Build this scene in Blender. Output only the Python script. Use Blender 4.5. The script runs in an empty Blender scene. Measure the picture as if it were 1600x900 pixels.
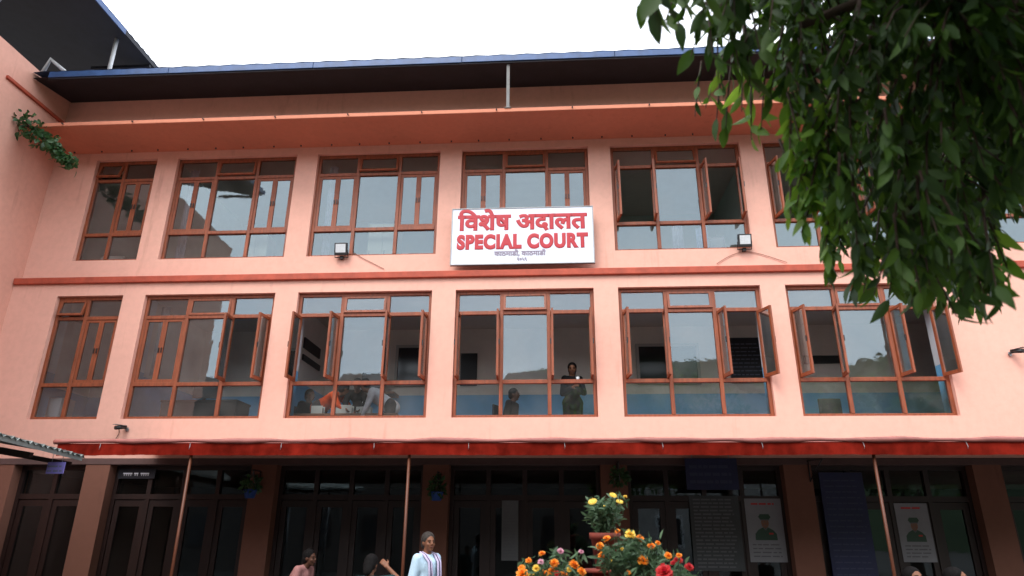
import bpy, bmesh, math, random
from mathutils import Vector, Matrix, Euler
random.seed(7)
R = math.radians
SC = bpy.context.scene
COL = SC.collection

# ------------------------------------------------------------------ camera
CAM = Vector((1.8335, -11.7932, 1.65))
YAW, PIT, ROL, FPX = -0.0655, 0.3521, 0.0066, 1050.0
FW = Vector((math.sin(YAW)*math.cos(PIT), math.cos(YAW)*math.cos(PIT), math.sin(PIT)))
RT = Vector((math.cos(YAW), -math.sin(YAW), 0)); UP0 = RT.cross(FW)
R2 = RT*math.cos(ROL)+UP0*math.sin(ROL); U2 = -RT*math.sin(ROL)+UP0*math.cos(ROL)
cd = bpy.data.cameras.new('camera'); cam = bpy.data.objects.new('camera', cd); COL.objects.link(cam)
cam.matrix_world = Matrix(((R2.x, U2.x, -FW.x, CAM.x), (R2.y, U2.y, -FW.y, CAM.y), (R2.z, U2.z, -FW.z, CAM.z), (0, 0, 0, 1)))
cd.sensor_width = 36; cd.lens = FPX/1600*36; cd.clip_start = 0.05; cd.clip_end = 2000
cd.dof.use_dof = True; cd.dof.focus_distance = 12.5; cd.dof.aperture_fstop = 2.0
SC.camera = cam

# ------------------------------------------------------------------ overcast daylight
SUN_EL, SUN_AZ = 52, 200           # azimuth: from +Y clockwise; behind the camera, a little left
w = bpy.data.worlds.new("World"); SC.world = w; w.use_nodes = True
nt = w.node_tree; N = nt.nodes; L = nt.links
bg = N['Background']; bg.inputs[1].default_value = 0.1
sky = N.new('ShaderNodeTexSky'); sky.sky_type = 'NISHITA'; sky.sun_disc = False
sky.sun_elevation = R(SUN_EL); sky.sun_rotation = R(SUN_AZ); sky.air_density = 1.2; sky.dust_density = 4
tc = N.new('ShaderNodeTexCoord')
cl = N.new('ShaderNodeTexNoise'); cl.inputs['Scale'].default_value = 2.2; cl.inputs['Detail'].default_value = 5
L.new(tc.outputs['Generated'], cl.inputs['Vector'])
cr = N.new('ShaderNodeValToRGB')
cr.color_ramp.elements[0].position = .3; cr.color_ramp.elements[0].color = (8.0, 8.6, 9.6, 1)
cr.color_ramp.elements[1].position = .7; cr.color_ramp.elements[1].color = (11.0, 11.3, 11.8, 1)
L.new(cl.outputs['Fac'], cr.inputs['Fac'])
mx = N.new('ShaderNodeMixRGB'); mx.inputs[0].default_value = .88
L.new(sky.outputs[0], mx.inputs[1]); L.new(cr.outputs[0], mx.inputs[2]); L.new(mx.outputs[0], bg.inputs[0])
sl = bpy.data.lights.new('sun', 'SUN'); sl.energy = 0.8; sl.angle = R(25); sl.color = (1, .96, .9)
so = bpy.data.objects.new('sun', sl); COL.objects.link(so)
az = R(SUN_AZ); el = R(SUN_EL)
sdir = Vector((math.sin(az)*math.cos(el), math.cos(az)*math.cos(el), math.sin(el)))
so.rotation_euler = sdir.to_track_quat('Z', 'Y').to_euler(); so.location = (0, -20, 30)
SC.view_settings.view_transform = 'Standard'; SC.view_settings.look = 'None'
SC.view_settings.gamma = 1; SC.view_settings.use_curve_mapping = False
SC.view_settings.exposure = 1.55

# ------------------------------------------------------------------ helpers
def at(px, py, dist):              # a point along the line of sight, used to measure the place
    d = FW + R2*((px-800)/FPX) - U2*((py-450)/FPX)
    return CAM + d.normalized()*dist
def atY(px, py, y):
    d = FW + R2*((px-800)/FPX) - U2*((py-450)/FPX)
    return CAM + d*((y-CAM.y)/d.y)

class MB:
    def __init__(s): s.v = []; s.f = []; s.m = []; s.sm = []
    def face(s, pts, m=0, smooth=False):
        i = len(s.v); s.v += [tuple(p) for p in pts]; s.f.append(tuple(range(i, i+len(pts)))); s.m.append(m); s.sm.append(smooth)
    def box(s, x0, x1, y0, y1, z0, z1, m=0, M=None):
        c = [Vector((x, y, z)) for z in (z0, z1) for y in (y0, y1) for x in (x0, x1)]
        if M is not None: c = [M @ p for p in c]
        i = len(s.v); s.v += [tuple(p) for p in c]
        for q in ((0, 2, 3, 1), (4, 5, 7, 6), (0, 1, 5, 4), (2, 6, 7, 3), (0, 4, 6, 2), (1, 3, 7, 5)):
            s.f.append(tuple(i+k for k in q)); s.m.append(m); s.sm.append(False)
        return s
    def tube(s, pts, r, n=8, m=0, caps=True):
        pts = [Vector(p) for p in pts]; rs = r if isinstance(r, (list, tuple)) else [r]*len(pts)
        rings = []
        for k, p in enumerate(pts):
            t = (pts[min(k+1, len(pts)-1)]-pts[max(k-1, 0)]).normalized()
            a = t.cross(Vector((0, 0, 1)))
            if a.length < .05: a = t.cross(Vector((1, 0, 0)))
            a.normalize(); b = t.cross(a)
            i = len(s.v)
            s.v += [tuple(p+(a*math.cos(2*math.pi*j/n)+b*math.sin(2*math.pi*j/n))*rs[k]) for j in range(n)]
            rings.append(i)
        for a, b in zip(rings, rings[1:]):
            for j in range(n):
                s.f.append((a+j, b+j, b+(j+1) % n, a+(j+1) % n)); s.m.append(m); s.sm.append(True)
        if caps:
            s.f.append(tuple(rings[0]+j for j in range(n))); s.m.append(m); s.sm.append(False)
            s.f.append(tuple(rings[-1]+j for j in reversed(range(n)))); s.m.append(m); s.sm.append(False)
        return s
    def lathe(s, prof, n=20, m=0, c=(0, 0, 0)):
        rings = []
        for r, z in prof:
            i = len(s.v); s.v += [(c[0]+r*math.cos(2*math.pi*j/n), c[1]+r*math.sin(2*math.pi*j/n), c[2]+z) for j in range(n)]; rings.append(i)
        for a, b in zip(rings, rings[1:]):
            for j in range(n):
                s.f.append((a+j, a+(j+1) % n, b+(j+1) % n, b+j)); s.m.append(m); s.sm.append(True)
        return s
    def ball(s, c, rx, ry=None, rz=None, n=12, k=8, m=0, M=None):
        ry = rx if ry is None else ry; rz = rx if rz is None else rz
        i = len(s.v); c = Vector(c)
        P = [Vector((0, 0, rz))]
        for a in range(1, k):
            t = math.pi*a/k
            for j in range(n):
                u = 2*math.pi*j/n; P.append(Vector((rx*math.sin(t)*math.cos(u), ry*math.sin(t)*math.sin(u), rz*math.cos(t))))
        P.append(Vector((0, 0, -rz)))
        if M is not None: P = [M @ p for p in P]
        s.v += [tuple(c+p) for p in P]
        for j in range(n):
            s.f.append((i, i+1+j, i+1+(j+1) % n)); s.m.append(m); s.sm.append(True)
            for a in range(k-2):
                q = i+1+a*n
                s.f.append((q+j, q+n+j, q+n+(j+1) % n, q+(j+1) % n)); s.m.append(m); s.sm.append(True)
            q = i+1+(k-2)*n
            s.f.append((q+j, len(s.v)-1, q+(j+1) % n)); s.m.append(m); s.sm.append(True)
        return s
    def mesh(s, name, mats):
        me = bpy.data.meshes.new(name); me.from_pydata(s.v, [], s.f)
        for q in (mats if isinstance(mats, (list, tuple)) else [mats]): me.materials.append(q)
        me.polygons.foreach_set('material_index', s.m); me.polygons.foreach_set('use_smooth', s.sm); me.update()
        return me
    def build(s, name, mats, parent=None, loc=None, rot=None):
        return link(name, s.mesh(name, mats), parent, loc, rot)

def link(name, data, parent=None, loc=None, rot=None):
    o = bpy.data.objects.new(name, data); COL.objects.link(o)
    if parent is not None: o.parent = parent
    if loc is not None: o.location = loc
    if rot is not None: o.rotation_euler = rot
    return o
def tag(o, label=None, cat=None, group=None, kind=None):
    for k, v in (('label', label), ('category', cat), ('group', group), ('kind', kind)):
        if v: o[k] = v
    return o
def thing(name, label, cat, loc=(0, 0, 0), rz=0, group=None):
    o = link(name, None, None, loc, (0, 0, rz)); o.empty_display_size = .1
    return tag(o, label, cat, group)
def bevel(o, wd=.006, seg=2):
    m = o.modifiers.new('bevel', 'BEVEL'); m.width = wd; m.segments = seg; m.limit_method = 'ANGLE'; m.angle_limit = R(40)
    return o

# ------------------------------------------------------------------ materials
def mat(name, col, rough=.7, var=0., scale=6., bump=0., bscale=60., spec=.5, metal=0., col2=None, thr=(.35, .7), coat=0, detail=6, stretch=None, noise_co='Object'):
    m = bpy.data.materials.new(name); m.use_nodes = True; nt = m.node_tree; N = nt.nodes; L = nt.links
    b = N['Principled BSDF']; b.inputs['Roughness'].default_value = rough; b.inputs['Metallic'].default_value = metal
    b.inputs['Specular IOR Level'].default_value = spec; b.inputs['Coat Weight'].default_value = coat
    c = (*col, 1); b.inputs['Base Color'].default_value = c
    t = N.new('ShaderNodeTexCoord'); mp = N.new('ShaderNodeMapping'); L.new(t.outputs[noise_co], mp.inputs[0])
    if stretch: mp.inputs['Scale'].default_value = stretch
    if var or col2:
        n = N.new('ShaderNodeTexNoise'); n.inputs['Scale'].default_value = scale; n.inputs['Detail'].default_value = detail; n.inputs['Roughness'].default_value = .65
        L.new(mp.outputs[0], n.inputs['Vector'])
        r = N.new('ShaderNodeValToRGB'); r.color_ramp.elements[0].position = thr[0]; r.color_ramp.elements[1].position = thr[1]
        d = col2 if col2 else tuple(x*(1-var) for x in col)
        u = col if col2 else tuple(min(1, x*(1+var)) for x in col)
        r.color_ramp.elements[0].color = (*d, 1); r.color_ramp.elements[1].color = (*u, 1)
        L.new(n.outputs['Fac'], r.inputs[0]); L.new(r.outputs[0], b.inputs['Base Color'])
    if bump:
        n2 = N.new('ShaderNodeTexNoise'); n2.inputs['Scale'].default_value = bscale; n2.inputs['Detail'].default_value = 4
        L.new(mp.outputs[0], n2.inputs['Vector'])
        bp = N.new('ShaderNodeBump'); bp.inputs['Strength'].default_value = bump; bp.inputs['Distance'].default_value = .01
        L.new(n2.outputs['Fac'], bp.inputs['Height']); L.new(bp.outputs[0], b.inputs['Normal'])
    return m

def plaster(name, base, streak):
    m = bpy.data.materials.new(name); m.use_nodes = True; nt = m.node_tree; N = nt.nodes; L = nt.links
    b = N['Principled BSDF']; b.inputs['Roughness'].default_value = .85; b.inputs['Specular IOR Level'].default_value = .25
    t = N.new('ShaderNodeTexCoord')
    def noise(sc, det, stretch):
        mp = N.new('ShaderNodeMapping'); mp.inputs['Scale'].default_value = stretch; L.new(t.outputs['Object'], mp.inputs[0])
        n = N.new('ShaderNodeTexNoise'); n.inputs['Scale'].default_value = sc; n.inputs['Detail'].default_value = det; n.inputs['Roughness'].default_value = .6
        L.new(mp.outputs[0], n.inputs['Vector']); return n
    n1 = noise(.7, 6, (1, 1, 1)); n2 = noise(3, 5, (1.6, 1.6, .18)); n3 = noise(55, 4, (1, 1, 1)); n4 = noise(9, 6, (1, 1, 1))
    def ramp(n, a, c0, bb, c1):
        r = N.new('ShaderNodeValToRGB'); r.color_ramp.elements[0].position = a; r.color_ramp.elements[0].color = c0
        r.color_ramp.elements[1].position = bb; r.color_ramp.elements[1].color = c1; L.new(n.outputs['Fac'], r.inputs[0]); return r
    r1 = ramp(n1, .35, (*[x*.93 for x in base], 1), .65, (*base, 1))
    r2 = ramp(n2, .6, (0, 0, 0, 1), .82, (1, 1, 1, 1))
    mxa = N.new('ShaderNodeMixRGB'); mxa.inputs[2].default_value = (*streak, 1)
    ml = N.new('ShaderNodeMath'); ml.operation = 'MULTIPLY'; ml.inputs[1].default_value = .7
    L.new(r2.outputs[0], ml.inputs[0]); L.new(ml.outputs[0], mxa.inputs[0]); L.new(r1.outputs[0], mxa.inputs[1])
    r4 = ramp(n4, .3, (.93, .93, .93, 1), .6, (1, 1, 1, 1))
    mm = N.new('ShaderNodeMixRGB'); mm.blend_type = 'MULTIPLY'; mm.inputs[0].default_value = 1
    L.new(mxa.outputs[0], mm.inputs[1]); L.new(r4.outputs[0], mm.inputs[2]); L.new(mm.outputs[0], b.inputs['Base Color'])
    bp = N.new('ShaderNodeBump'); bp.inputs['Strength'].default_value = .25; bp.inputs['Distance'].default_value = .008
    L.new(n3.outputs['Fac'], bp.inputs['Height']); L.new(bp.outputs[0], b.inputs['Normal'])
    return m

def glass(name, tint, rough=0.0, dirt=.045, ior=1.52):
    m = bpy.data.materials.new(name); m.use_nodes = True; nt = m.node_tree; N = nt.nodes; L = nt.links
    N.remove(N['Principled BSDF']); out = N['Material Output']
    tr = N.new('ShaderNodeBsdfTransparent'); tr.inputs[0].default_value = (*tint, 1)
    gl = N.new('ShaderNodeBsdfGlossy'); gl.inputs['Roughness'].default_value = rough; gl.inputs['Color'].default_value = (.76, .92, 1, 1)
    fr = N.new('ShaderNodeFresnel'); fr.inputs['IOR'].default_value = ior
    # two surfaces of one sheet
    m2 = N.new('ShaderNodeMath'); m2.operation = 'MULTIPLY'; m2.inputs[1].default_value = 1.85; m2.use_clamp = True
    L.new(fr.outputs[0], m2.inputs[0])
    a = N.new('ShaderNodeMixShader'); L.new(m2.outputs[0], a.inputs[0]); L.new(tr.outputs[0], a.inputs[1]); L.new(gl.outputs[0], a.inputs[2])
    df = N.new('ShaderNodeBsdfDiffuse'); df.inputs[0].default_value = (.55, .55, .5, 1)
    t = N.new('ShaderNodeTexCoord'); n = N.new('ShaderNodeTexNoise'); n.inputs['Scale'].default_value = 2.5; n.inputs['Detail'].default_value = 5
    L.new(t.outputs['Object'], n.inputs['Vector'])
    mr = N.new('ShaderNodeMapRange'); mr.inputs[1].default_value = .4; mr.inputs[2].default_value = .75; mr.inputs[3].default_value = dirt*.4; mr.inputs[4].default_value = dirt*1.8
    L.new(n.outputs['Fac'], mr.inputs[0])
    bmp = N.new('ShaderNodeBump'); bmp.inputs['Strength'].default_value = .05; bmp.inputs['Distance'].default_value = .02
    L.new(n.outputs['Fac'], bmp.inputs['Height']); L.new(bmp.outputs[0], gl.inputs['Normal'])
    c = N.new('ShaderNodeMixShader'); L.new(mr.outputs[0], c.inputs[0]); L.new(a.outputs[0], c.inputs[1]); L.new(df.outputs[0], c.inputs[2])
    L.new(c.outputs[0], out.inputs['Surface'])
    return m

def leafmat(name, col, col2, trans=.35, rough=.4, scale=3):
    m = bpy.data.materials.new(name); m.use_nodes = True; nt = m.node_tree; N = nt.nodes; L = nt.links
    b = N['Principled BSDF']; b.inputs['Roughness'].default_value = rough
    oi = N.new('ShaderNodeObjectInfo'); ge = N.new('ShaderNodeNewGeometry')
    r = N.new('ShaderNodeValToRGB'); r.color_ramp.elements[0].color = (*col, 1); r.color_ramp.elements[1].color = (*col2, 1)
    ad = N.new('ShaderNodeMath'); ad.operation = 'ADD'; fr = N.new('ShaderNodeMath'); fr.operation = 'FRACT'
    L.new(oi.outputs['Random'], ad.inputs[0]); L.new(ge.outputs['Random Per Island'], ad.inputs[1]); L.new(ad.outputs[0], fr.inputs[0]); L.new(fr.outputs[0], r.inputs[0])
    L.new(r.outputs[0], b.inputs['Base Color'])
    tl = N.new('ShaderNodeBsdfTranslucent'); hs = N.new('ShaderNodeHueSaturation'); hs.inputs['Value'].default_value = 1.7; hs.inputs['Hue'].default_value = .485
    L.new(r.outputs[0], hs.inputs['Color']); L.new(hs.outputs[0], tl.inputs[0])
    mxs = N.new('ShaderNodeMixShader'); mxs.inputs[0].default_value = trans
    L.new(b.outputs[0], mxs.inputs[1]); L.new(tl.outputs[0], mxs.inputs[2]); L.new(mxs.outputs[0], N['Material Output'].inputs['Surface'])
    return m

PINK = plaster('pink_plaster', (.79, .440, .348), (.48, .25, .19))
PINKW = plaster('pink_plaster_wing', (.75, .40, .31), (.47, .24, .18))
SLABM = plaster('bounce_tint_slab', (.62, .24, .15), (.42, .15, .09))  # warmer copy of the facade pink; bounced light put into the colour
PIERM = plaster('shaded_pier_plaster', (.20, .088, .060), (.12, .055, .04))  # facade pink darkened; canopy shade put into the colour
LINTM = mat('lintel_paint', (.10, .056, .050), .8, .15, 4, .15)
REDBAND = mat('red_band_paint', (.40, .068, .034), .7, .2, 5, .2, 80)
WOOD = mat('red_brown_window_wood', (.25, .062, .022), .5, .3, 3, .12, 40, stretch=(8, 8, 1))
WOODD = mat('dark_door_wood', (.020, .0075, .0055), .45, .3, 3, .12, 40, stretch=(8, 8, 1))
BLUEM = mat('blue_painted_metal', (.030, .080, .215), .45, .25, 4, .1, 30)
SOFF = mat("dark_soffit_sheet", (.011, .011, .018), .7, .3, 3, .1, 20)
ROOFT = mat('roof_sheet', (.06, .10, .2), .5, .2, 2)
GLASS = glass('window_glass', (.94, .97, .97), ior=1.74)
GLASSG = glass('dull_glass', (.40, .42, .42), dirt=.006, ior=1.4)
ROOMW = mat('room_wall_paint', (.85, .77, .70), .8, .06, 2)
ROOMC = mat('room_ceiling_paint', (.72, .64, .58), .85, .05, 2)
ROOMB = mat('room_blue_dado_paint', (.20, .50, .80), .6, .08, 2)
ROOMF = mat('room_floor', (.30, .24, .20), .6, .2, 3)
ROOMU = mat('upper_room_wall_paint', (.58, .68, .64), .8, .06, 2)
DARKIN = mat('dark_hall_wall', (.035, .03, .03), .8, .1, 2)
WHITE = mat('white_paint', (.78, .80, .84), .5, .04, 3)
SIGNW = mat('sign_white_sheet', (.66, .70, .78), .35, .03, 2)
SIGNR = mat('sign_red_letters', (.43, .010, .022), .5)
SIGNG = mat('sign_grey_letters', (.28, .24, .32), .5)
GREYM = mat('grey_metal', (.28, .29, .30), .45, .15, 5, metal=.6)
GALV = mat('white_painted_steel', (.62, .62, .62), .5, .1, 5)
BLACK = mat('black_plastic', (.015, .015, .017), .4)
LENS = mat('floodlight_glass', (.62, .66, .68), .15, .08, 20)
CABLEM = mat('black_cable', (.02, .018, .018), .5)
CABLEB = mat('brown_cable', (.28, .12, .09), .6)
PAVE = mat("courtyard_paving", (.085, .075, .068), .85, .2, 1.5, .3, 20)
SHEDM = mat('weathered_corrugated_sheet', (.22, .25, .24), .5, .25, 3, metal=.3)
REDCL = mat("red_awning_cloth", (.16, .011, .006), .9, .45, 2.5, .2, 30, spec=.02)
AWNT = mat('faded_red_awning_sheet', (.30, .10, .085), .6, .2, 4)
BROWNP = mat("brown_painted_post", (.11, .030, .011), .5, .2, 6)
TERRA = mat('terracotta', (.19, .030, .016), .75, .2, 8, .2, 40)
SOIL = mat('potting_soil', (.03, .02, .014), .95, .3, 20)
BLUEP = mat('blue_plastic', (.03, .08, .30), .45)
NAVY = mat('navy_board', (.010, .014, .06), .6, .15, 4)
NAVYT2 = mat('faded_board_letters', (.035, .04, .085), .6)
NAVYT = mat('board_pale_letters', (.14, .15, .22), .6)
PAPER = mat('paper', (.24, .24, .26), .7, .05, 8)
PAPERD = mat('paper_print', (.12, .12, .13), .7)
LAV = mat('lavender_sign', (.20, .17, .48), .5)
GRN = mat('olive_uniform_print', (.03, .07, .045), .6)
SKINP = mat('print_skin', (.22, .10, .06), .6)
REDP = mat('print_red', (.5, .03, .03), .6)
DESKW = mat('desk_laminate', (.30, .16, .09), .5, .15, 4)
BEIGE = mat('beige_cabinet', (.50, .50, .38), .5, .05, 3)
STEELA = mat('grey_enamel', (.50, .50, .47), .4, .1, 4)
SKIN = mat('skin', (.19, .080, .044), .55, .1, 12, .05, 120, spec=.25)
SKIND = mat('dark_skin', (.085, .036, .022), .55, .1, 12, .05, 120, spec=.25)
HAIRK = mat('black_hair', (.008, .007, .007), .75, .3, 40, .3, 160, spec=.08)
HAIRG = mat('greying_hair', (.045, .038, .034), .6, .4, 60, .3, 160, spec=.08)
EYEW = mat('eye', (.02, .015, .012), .2)
LIP = mat('lip', (.16, .05, .04), .5)
def cloth(name, c): return mat(name, c, .9, .12, 14, .25, 90, spec=.12)
LEAF = leafmat('tree_leaf', (.011, .040, .005), (.062, .145, .014), .36, .6)
LEAFS = leafmat('wall_plant_leaf', (.02, .07, .02), (.06, .14, .05), .3)
LEAFM = leafmat('marigold_leaf', (.03, .075, .03), (.09, .16, .08), .25, .6)
LEAFY = leafmat('sunlit_tint_leaf', (.05, .15, .012), (.16, .30, .03), .45, .55)  # brighter copy of the tree leaf; sunlight put into its colour
BARK = mat('bark', (.09, .06, .045), .9, .3, 8, .5, 20)
STEMB = mat('red_brown_twig', (.05, .026, .016), .8, .2, 8)
def petal(n, a, b): return leafmat(n, a, b, .2, .6)
PORA = petal('orange_petal', (.75, .20, .01), (.85, .36, .02))
PYEL = petal('yellow_petal', (.75, .50, .04), (.80, .62, .12))
PRED = petal('red_petal', (.45, .008, .010), (.55, .02, .02))
PPNK = petal('pink_petal', (.60, .26, .36), (.70, .42, .50))

# ------------------------------------------------------------------ ground
g = MB(); g.face([(-400, -400, 0), (400, -400, 0), (400, 400, 0), (-400, 400, 0)])
tag(g.build('ground', PAVE), kind='structure')

# ------------------------------------------------------------------ main building
B = 3.0271; WW = 2.5785
Z1, H1 = 3.582, 2.391
Z2, H2 = 6.782, 2.3236
XL, XR = -8.8, 14.5                 # inner corner with the wing; right end beyond the frame
YU = .153                           # upper storey stands back a little
TH = .25
def bay(k): x = (k-4)*B; return (x+WW-1.338, x+WW) if k == 1 else (x, x+WW)
building = thing('court_building', 'pink three storey courthouse with red brown windows and blue edged roof', 'building')

def wall_holes(mb, x0, x1, z0, z1, yf, th, holes, m=0):
    xs = sorted({x0, x1, *[h[0] for h in holes], *[h[1] for h in holes]}); zs = sorted({z0, z1, *[h[2] for h in holes], *[h[3] for h in holes]})
    ins = lambda x, z: any(h[0] < x < h[1] and h[2] < z < h[3] for h in holes)
    for a, b in zip(xs, xs[1:]):
        for c, d in zip(zs, zs[1:]):
            if ins((a+b)/2, (c+d)/2): continue
            mb.face([(a, yf, c), (b, yf, c), (b, yf, d), (a, yf, d)], m)
            mb.face([(a, yf+th, d), (b, yf+th, d), (b, yf+th, c), (a, yf+th, c)], m)
    for h in holes:
        a, b, c, d = h
        mb.face([(a, yf, c), (a, yf+th, c), (b, yf+th, c), (b, yf, c)], m)
        mb.face([(a, yf, d), (b, yf, d), (b, yf+th, d), (a, yf+th, d)], m)
        mb.face([(a, yf, c), (a, yf, d), (a, yf+th, d), (a, yf+th, c)], m)
        mb.face([(b, yf, c), (b, yf+th, c), (b, yf+th, d), (b, yf, d)], m)
holes1 = [(*bay(k), Z1, Z1+H1) for k in range(1, 7)]
holes2 = [(*bay(k), Z2, Z2+H2) for k in range(1, 8)]
mb = MB(); wall_holes(mb, XL, XR, 2.886, 6.215, 0, TH+YU, holes1); mb.build('wall', PINK, building)
mb = MB(); wall_holes(mb, XL, XR, 6.345, 10.62, YU, TH, holes2); mb.build('wall', PINK, building)
mb = MB(); mb.box(XL+.02, XR, -.065, TH+YU-.01, 6.216, 6.344); bevel(mb.build('string_course', REDBAND, building), .012)
mb = MB(); mb.box(XL+.002, XR, -.9, YU-.002, 9.262, 9.345)
slab = bevel(mb.build('window_ledge_slab', SLABM, building), .01)
mb = MB(); mb.box(XL+.004, XR, -.885, YU-.004, 9.3455, 9.350); mb.build('bounce_cut_top', mat('bounce_cut_slab_top', (.26, .13, .09), .95, .3, 3), slab)  # unseen darker sheet added to cut light bounced onto the wall above
mb = MB()                              # drip holes along the back of the slab underside
for i in range(36):
    x = -8.3+i*.62+random.uniform(-.04, .04)
    mb.tube([(x, .05, 9.263), (x, .05, 9.235)], .016, 6)
for i in range(16):
    x = -7.9+i*1.45
    mb.tube([(x, -.905, 9.31), (x, -.94, 9.30)], .014, 6)
mb.build('drip_spouts', BLACK, slab)['kind'] = 'stuff'
# roof: eave, blue fascia, dark soffit
mb = MB()
e = -.95
zs_w, zs_e = 10.60, 10.42
mb.face([(XL+.01, e, zs_e), (XR, e, zs_e), (XR, YU, zs_w), (XL+.01, YU, zs_w)], 0)
roofp = []
for i in range(0, 95):                # corrugated top sheet
    x = XL+.01+(XR-XL)*i/94*1.0; dz = .018 if i % 2 else 0
    roofp.append((x, dz))
for (a, da), (b, db) in zip(roofp, roofp[1:]):
    mb.face([(a, e-.03, 10.535+da), (b, e-.03, 10.535+db), (b, 7, 12.0+db), (a, 7, 12.0+da)], 1)
roof = mb.build('roof', [SOFF, ROOFT], building)
mb = MB()
xs = [XL+.35, -5.9, -2.9, 0.1, 3.1, 6.1, 9.1, 12.1, XR]
for a, b in zip(xs, xs[1:]):
    dz = random.uniform(-.006, .006)
    mb.box(a+.004, b-.004, e-.022, e, 10.40+dz, 10.54+dz)
bevel(mb.build('fascia', BLUEM, roof), .006)
mb = MB(); mb.box(XL+.35, XR, e+.004, e+.05, 10.37, 10.419); mb.build('gutter_board', SOFF, roof)
mb = MB(); mb.box(.985, 1.045, -.90, -.84, 9.346, 10.41); mb.box(.95, 1.08, -.92, -.82, 9.346, 9.356)
mb.build('eave_post', mat('grey_post_paint', (.16, .155, .15), .6, .2, 6), building)

# windows
def bars(mb, pts): 
    for p in pts: mb.box(*p)
FW_ = .07
def window(k, z0, h, yf, t1, t2, openset, up=False, name='window'):
    x0, x1 = bay(k); wdt = x1-x0
    yA, yB = yf+.080, yf+.150
    f = MB()
    two = wdt < 2
    if two: cols = [x0, x0+wdt*.46, x1]; kinds = ['F', 'P']
    else: cols = [x0, x0+.865, x0+1.735, x1]; kinds = ['P', 'F', 'P']
    t = .034
    f.box(x0+.001, x0+.065, yA, yB, z0+.001, z0+h-.001); f.box(x1-.065, x1-.001, yA, yB, z0+.001, z0+h-.001)
    f.box(x0+.065, x1-.065, yA+.001, yB-.001, z0+.001, z0+.055); f.box(x0+.065, x1-.065, yA+.001, yB-.001, z0+h-.07, z0+h-.001)
    for c in cols[1:-1]: f.box(c-t, c+t, yA-.006, yB-.002, z0+.055, z0+h-.07)
    za, zb = z0+t1, z0+t2
    for i in range(len(kinds)):
        a = cols[i]+(.065 if i == 0 else t); b = cols[i+1]-(.065 if i == len(kinds)-1 else t)
        f.box(a, b, yA-.012, yB-.003, za-.035, za+.035); f.box(a, b, yA-.004, yB-.003, zb-.035, zb+.035)
    win = f.build(name, WOOD, building); bevel(win, .005, 1)
    yg = yf+.115
    def pane(a, b, c, d, y=yg, par=win, matx=GLASS):
        j_ = lambda: y+random.uniform(-.006, .006)
        p = MB(); p.face([(a, j_(), c), (b, j_(), c), (b, y, d), (a, y, d)]); return p.build('pane', matx, par)
    def sash(w_, h_, nm):           # local: hinge at x=0, panel in +x, front at -y
        s = MB(); bw = .048
        s.box(0, bw, 0, .038, 0, h_); s.box(w_-bw, w_, 0, .038, 0, h_)
        s.box(bw, w_-bw, .001, .037, 0, bw+.012); s.box(bw, w_-bw, .001, .037, h_-bw, h_)
        s.face([(bw, .018, bw), (w_-bw, .018, bw), (w_-bw, .018, h_-bw), (bw, .018, h_-bw)], 1)
        s.box(w_-.034, w_-.018, -.022, -.001, h_*.46, h_*.46+.10, 2)          # pull handle
        return s.mesh(nm, [WOOD, GLASS, BLACK])
    for i, kd in enumerate(kinds):
        a = cols[i]+(.065 if i == 0 else t); b = cols[i+1]-(.065 if i == len(kinds)-1 else t)
        pane(a, b, z0+.055, za-.035)
        # top row: middle (or first of two) is a top hung vent
        vent = (not two and i == 1) or (two and i == 0)
        if vent:
            hh = z0+h-.07-zb-.035; s = MB(); w_ = b-a; bw = .042
            s.box(0, bw, -.02, .02, -hh, 0); s.box(w_-bw, w_, -.02, .02, -hh, 0)
            s.box(bw, w_-bw, -.019, .019, -hh, -hh+bw); s.box(bw, w_-bw, -.019, .019, -bw, 0)
            s.face([(bw, 0, -hh+bw), (w_-bw, 0, -hh+bw), (w_-bw, 0, -bw), (bw, 0, -bw)], 1)
            ang = openset.get('vent', 5)
            s.build('vent_sash', [WOOD, GLASS], win, (a, yA+.018, z0+h-.071), (-R(ang), 0, 0))
        else:
            pane(a, b, zb+.035, z0+h-.07)
        if kd == 'F':
            pane(a, b, za+.035, zb-.035)
        else:
            hh = zb-za-.076; m_ = (a+b)/2; w_ = m_-a-.003
            me = sash(w_, hh, 'casement')
            key = 'L' if (i == 0 and not two) else 'R'
            aL, aR = openset.get(key, (0, 0))
            o = link('casement', me, win, (a+.002, yA+.012, za+.038), (0, 0, -R(aL)))
            o2 = link('casement', me, win, (b-.002, yA+.012, za+.038), (0, 0, R(aR)))
            o2.scale = (-1, 1, 1)
    return win
op = {1: {'vent': 14}, 2: {'R': (88, 84), 'vent': 3}, 3: {'L': (93, 84), 'R': (88, 86), 'vent': 6},
      4: {'L': (90, 92), 'R': (88, 90), 'vent': 8}, 5: {'L': (84, 88), 'R': (82, 112), 'vent': 6}, 6: {'L': (76, 80), 'R': (82, 108), 'vent': 4}}
for k in range(1, 7): window(k, Z1, H1, 0, .648, 1.955, op[k])
op2 = {1: {'vent': 16}, 2: {'vent': 10}, 3: {'vent': 12}, 4: {'vent': 10}, 5: {'L': (84, 88), 'R': (86, 86), 'vent': 12}, 6: {'L': (80, 88), 'R': (86, 90), 'vent': 8}, 7: {}}
for k in range(1, 8): window(k, Z2, H2, YU, .60, 1.86, op2[k], True)

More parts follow.
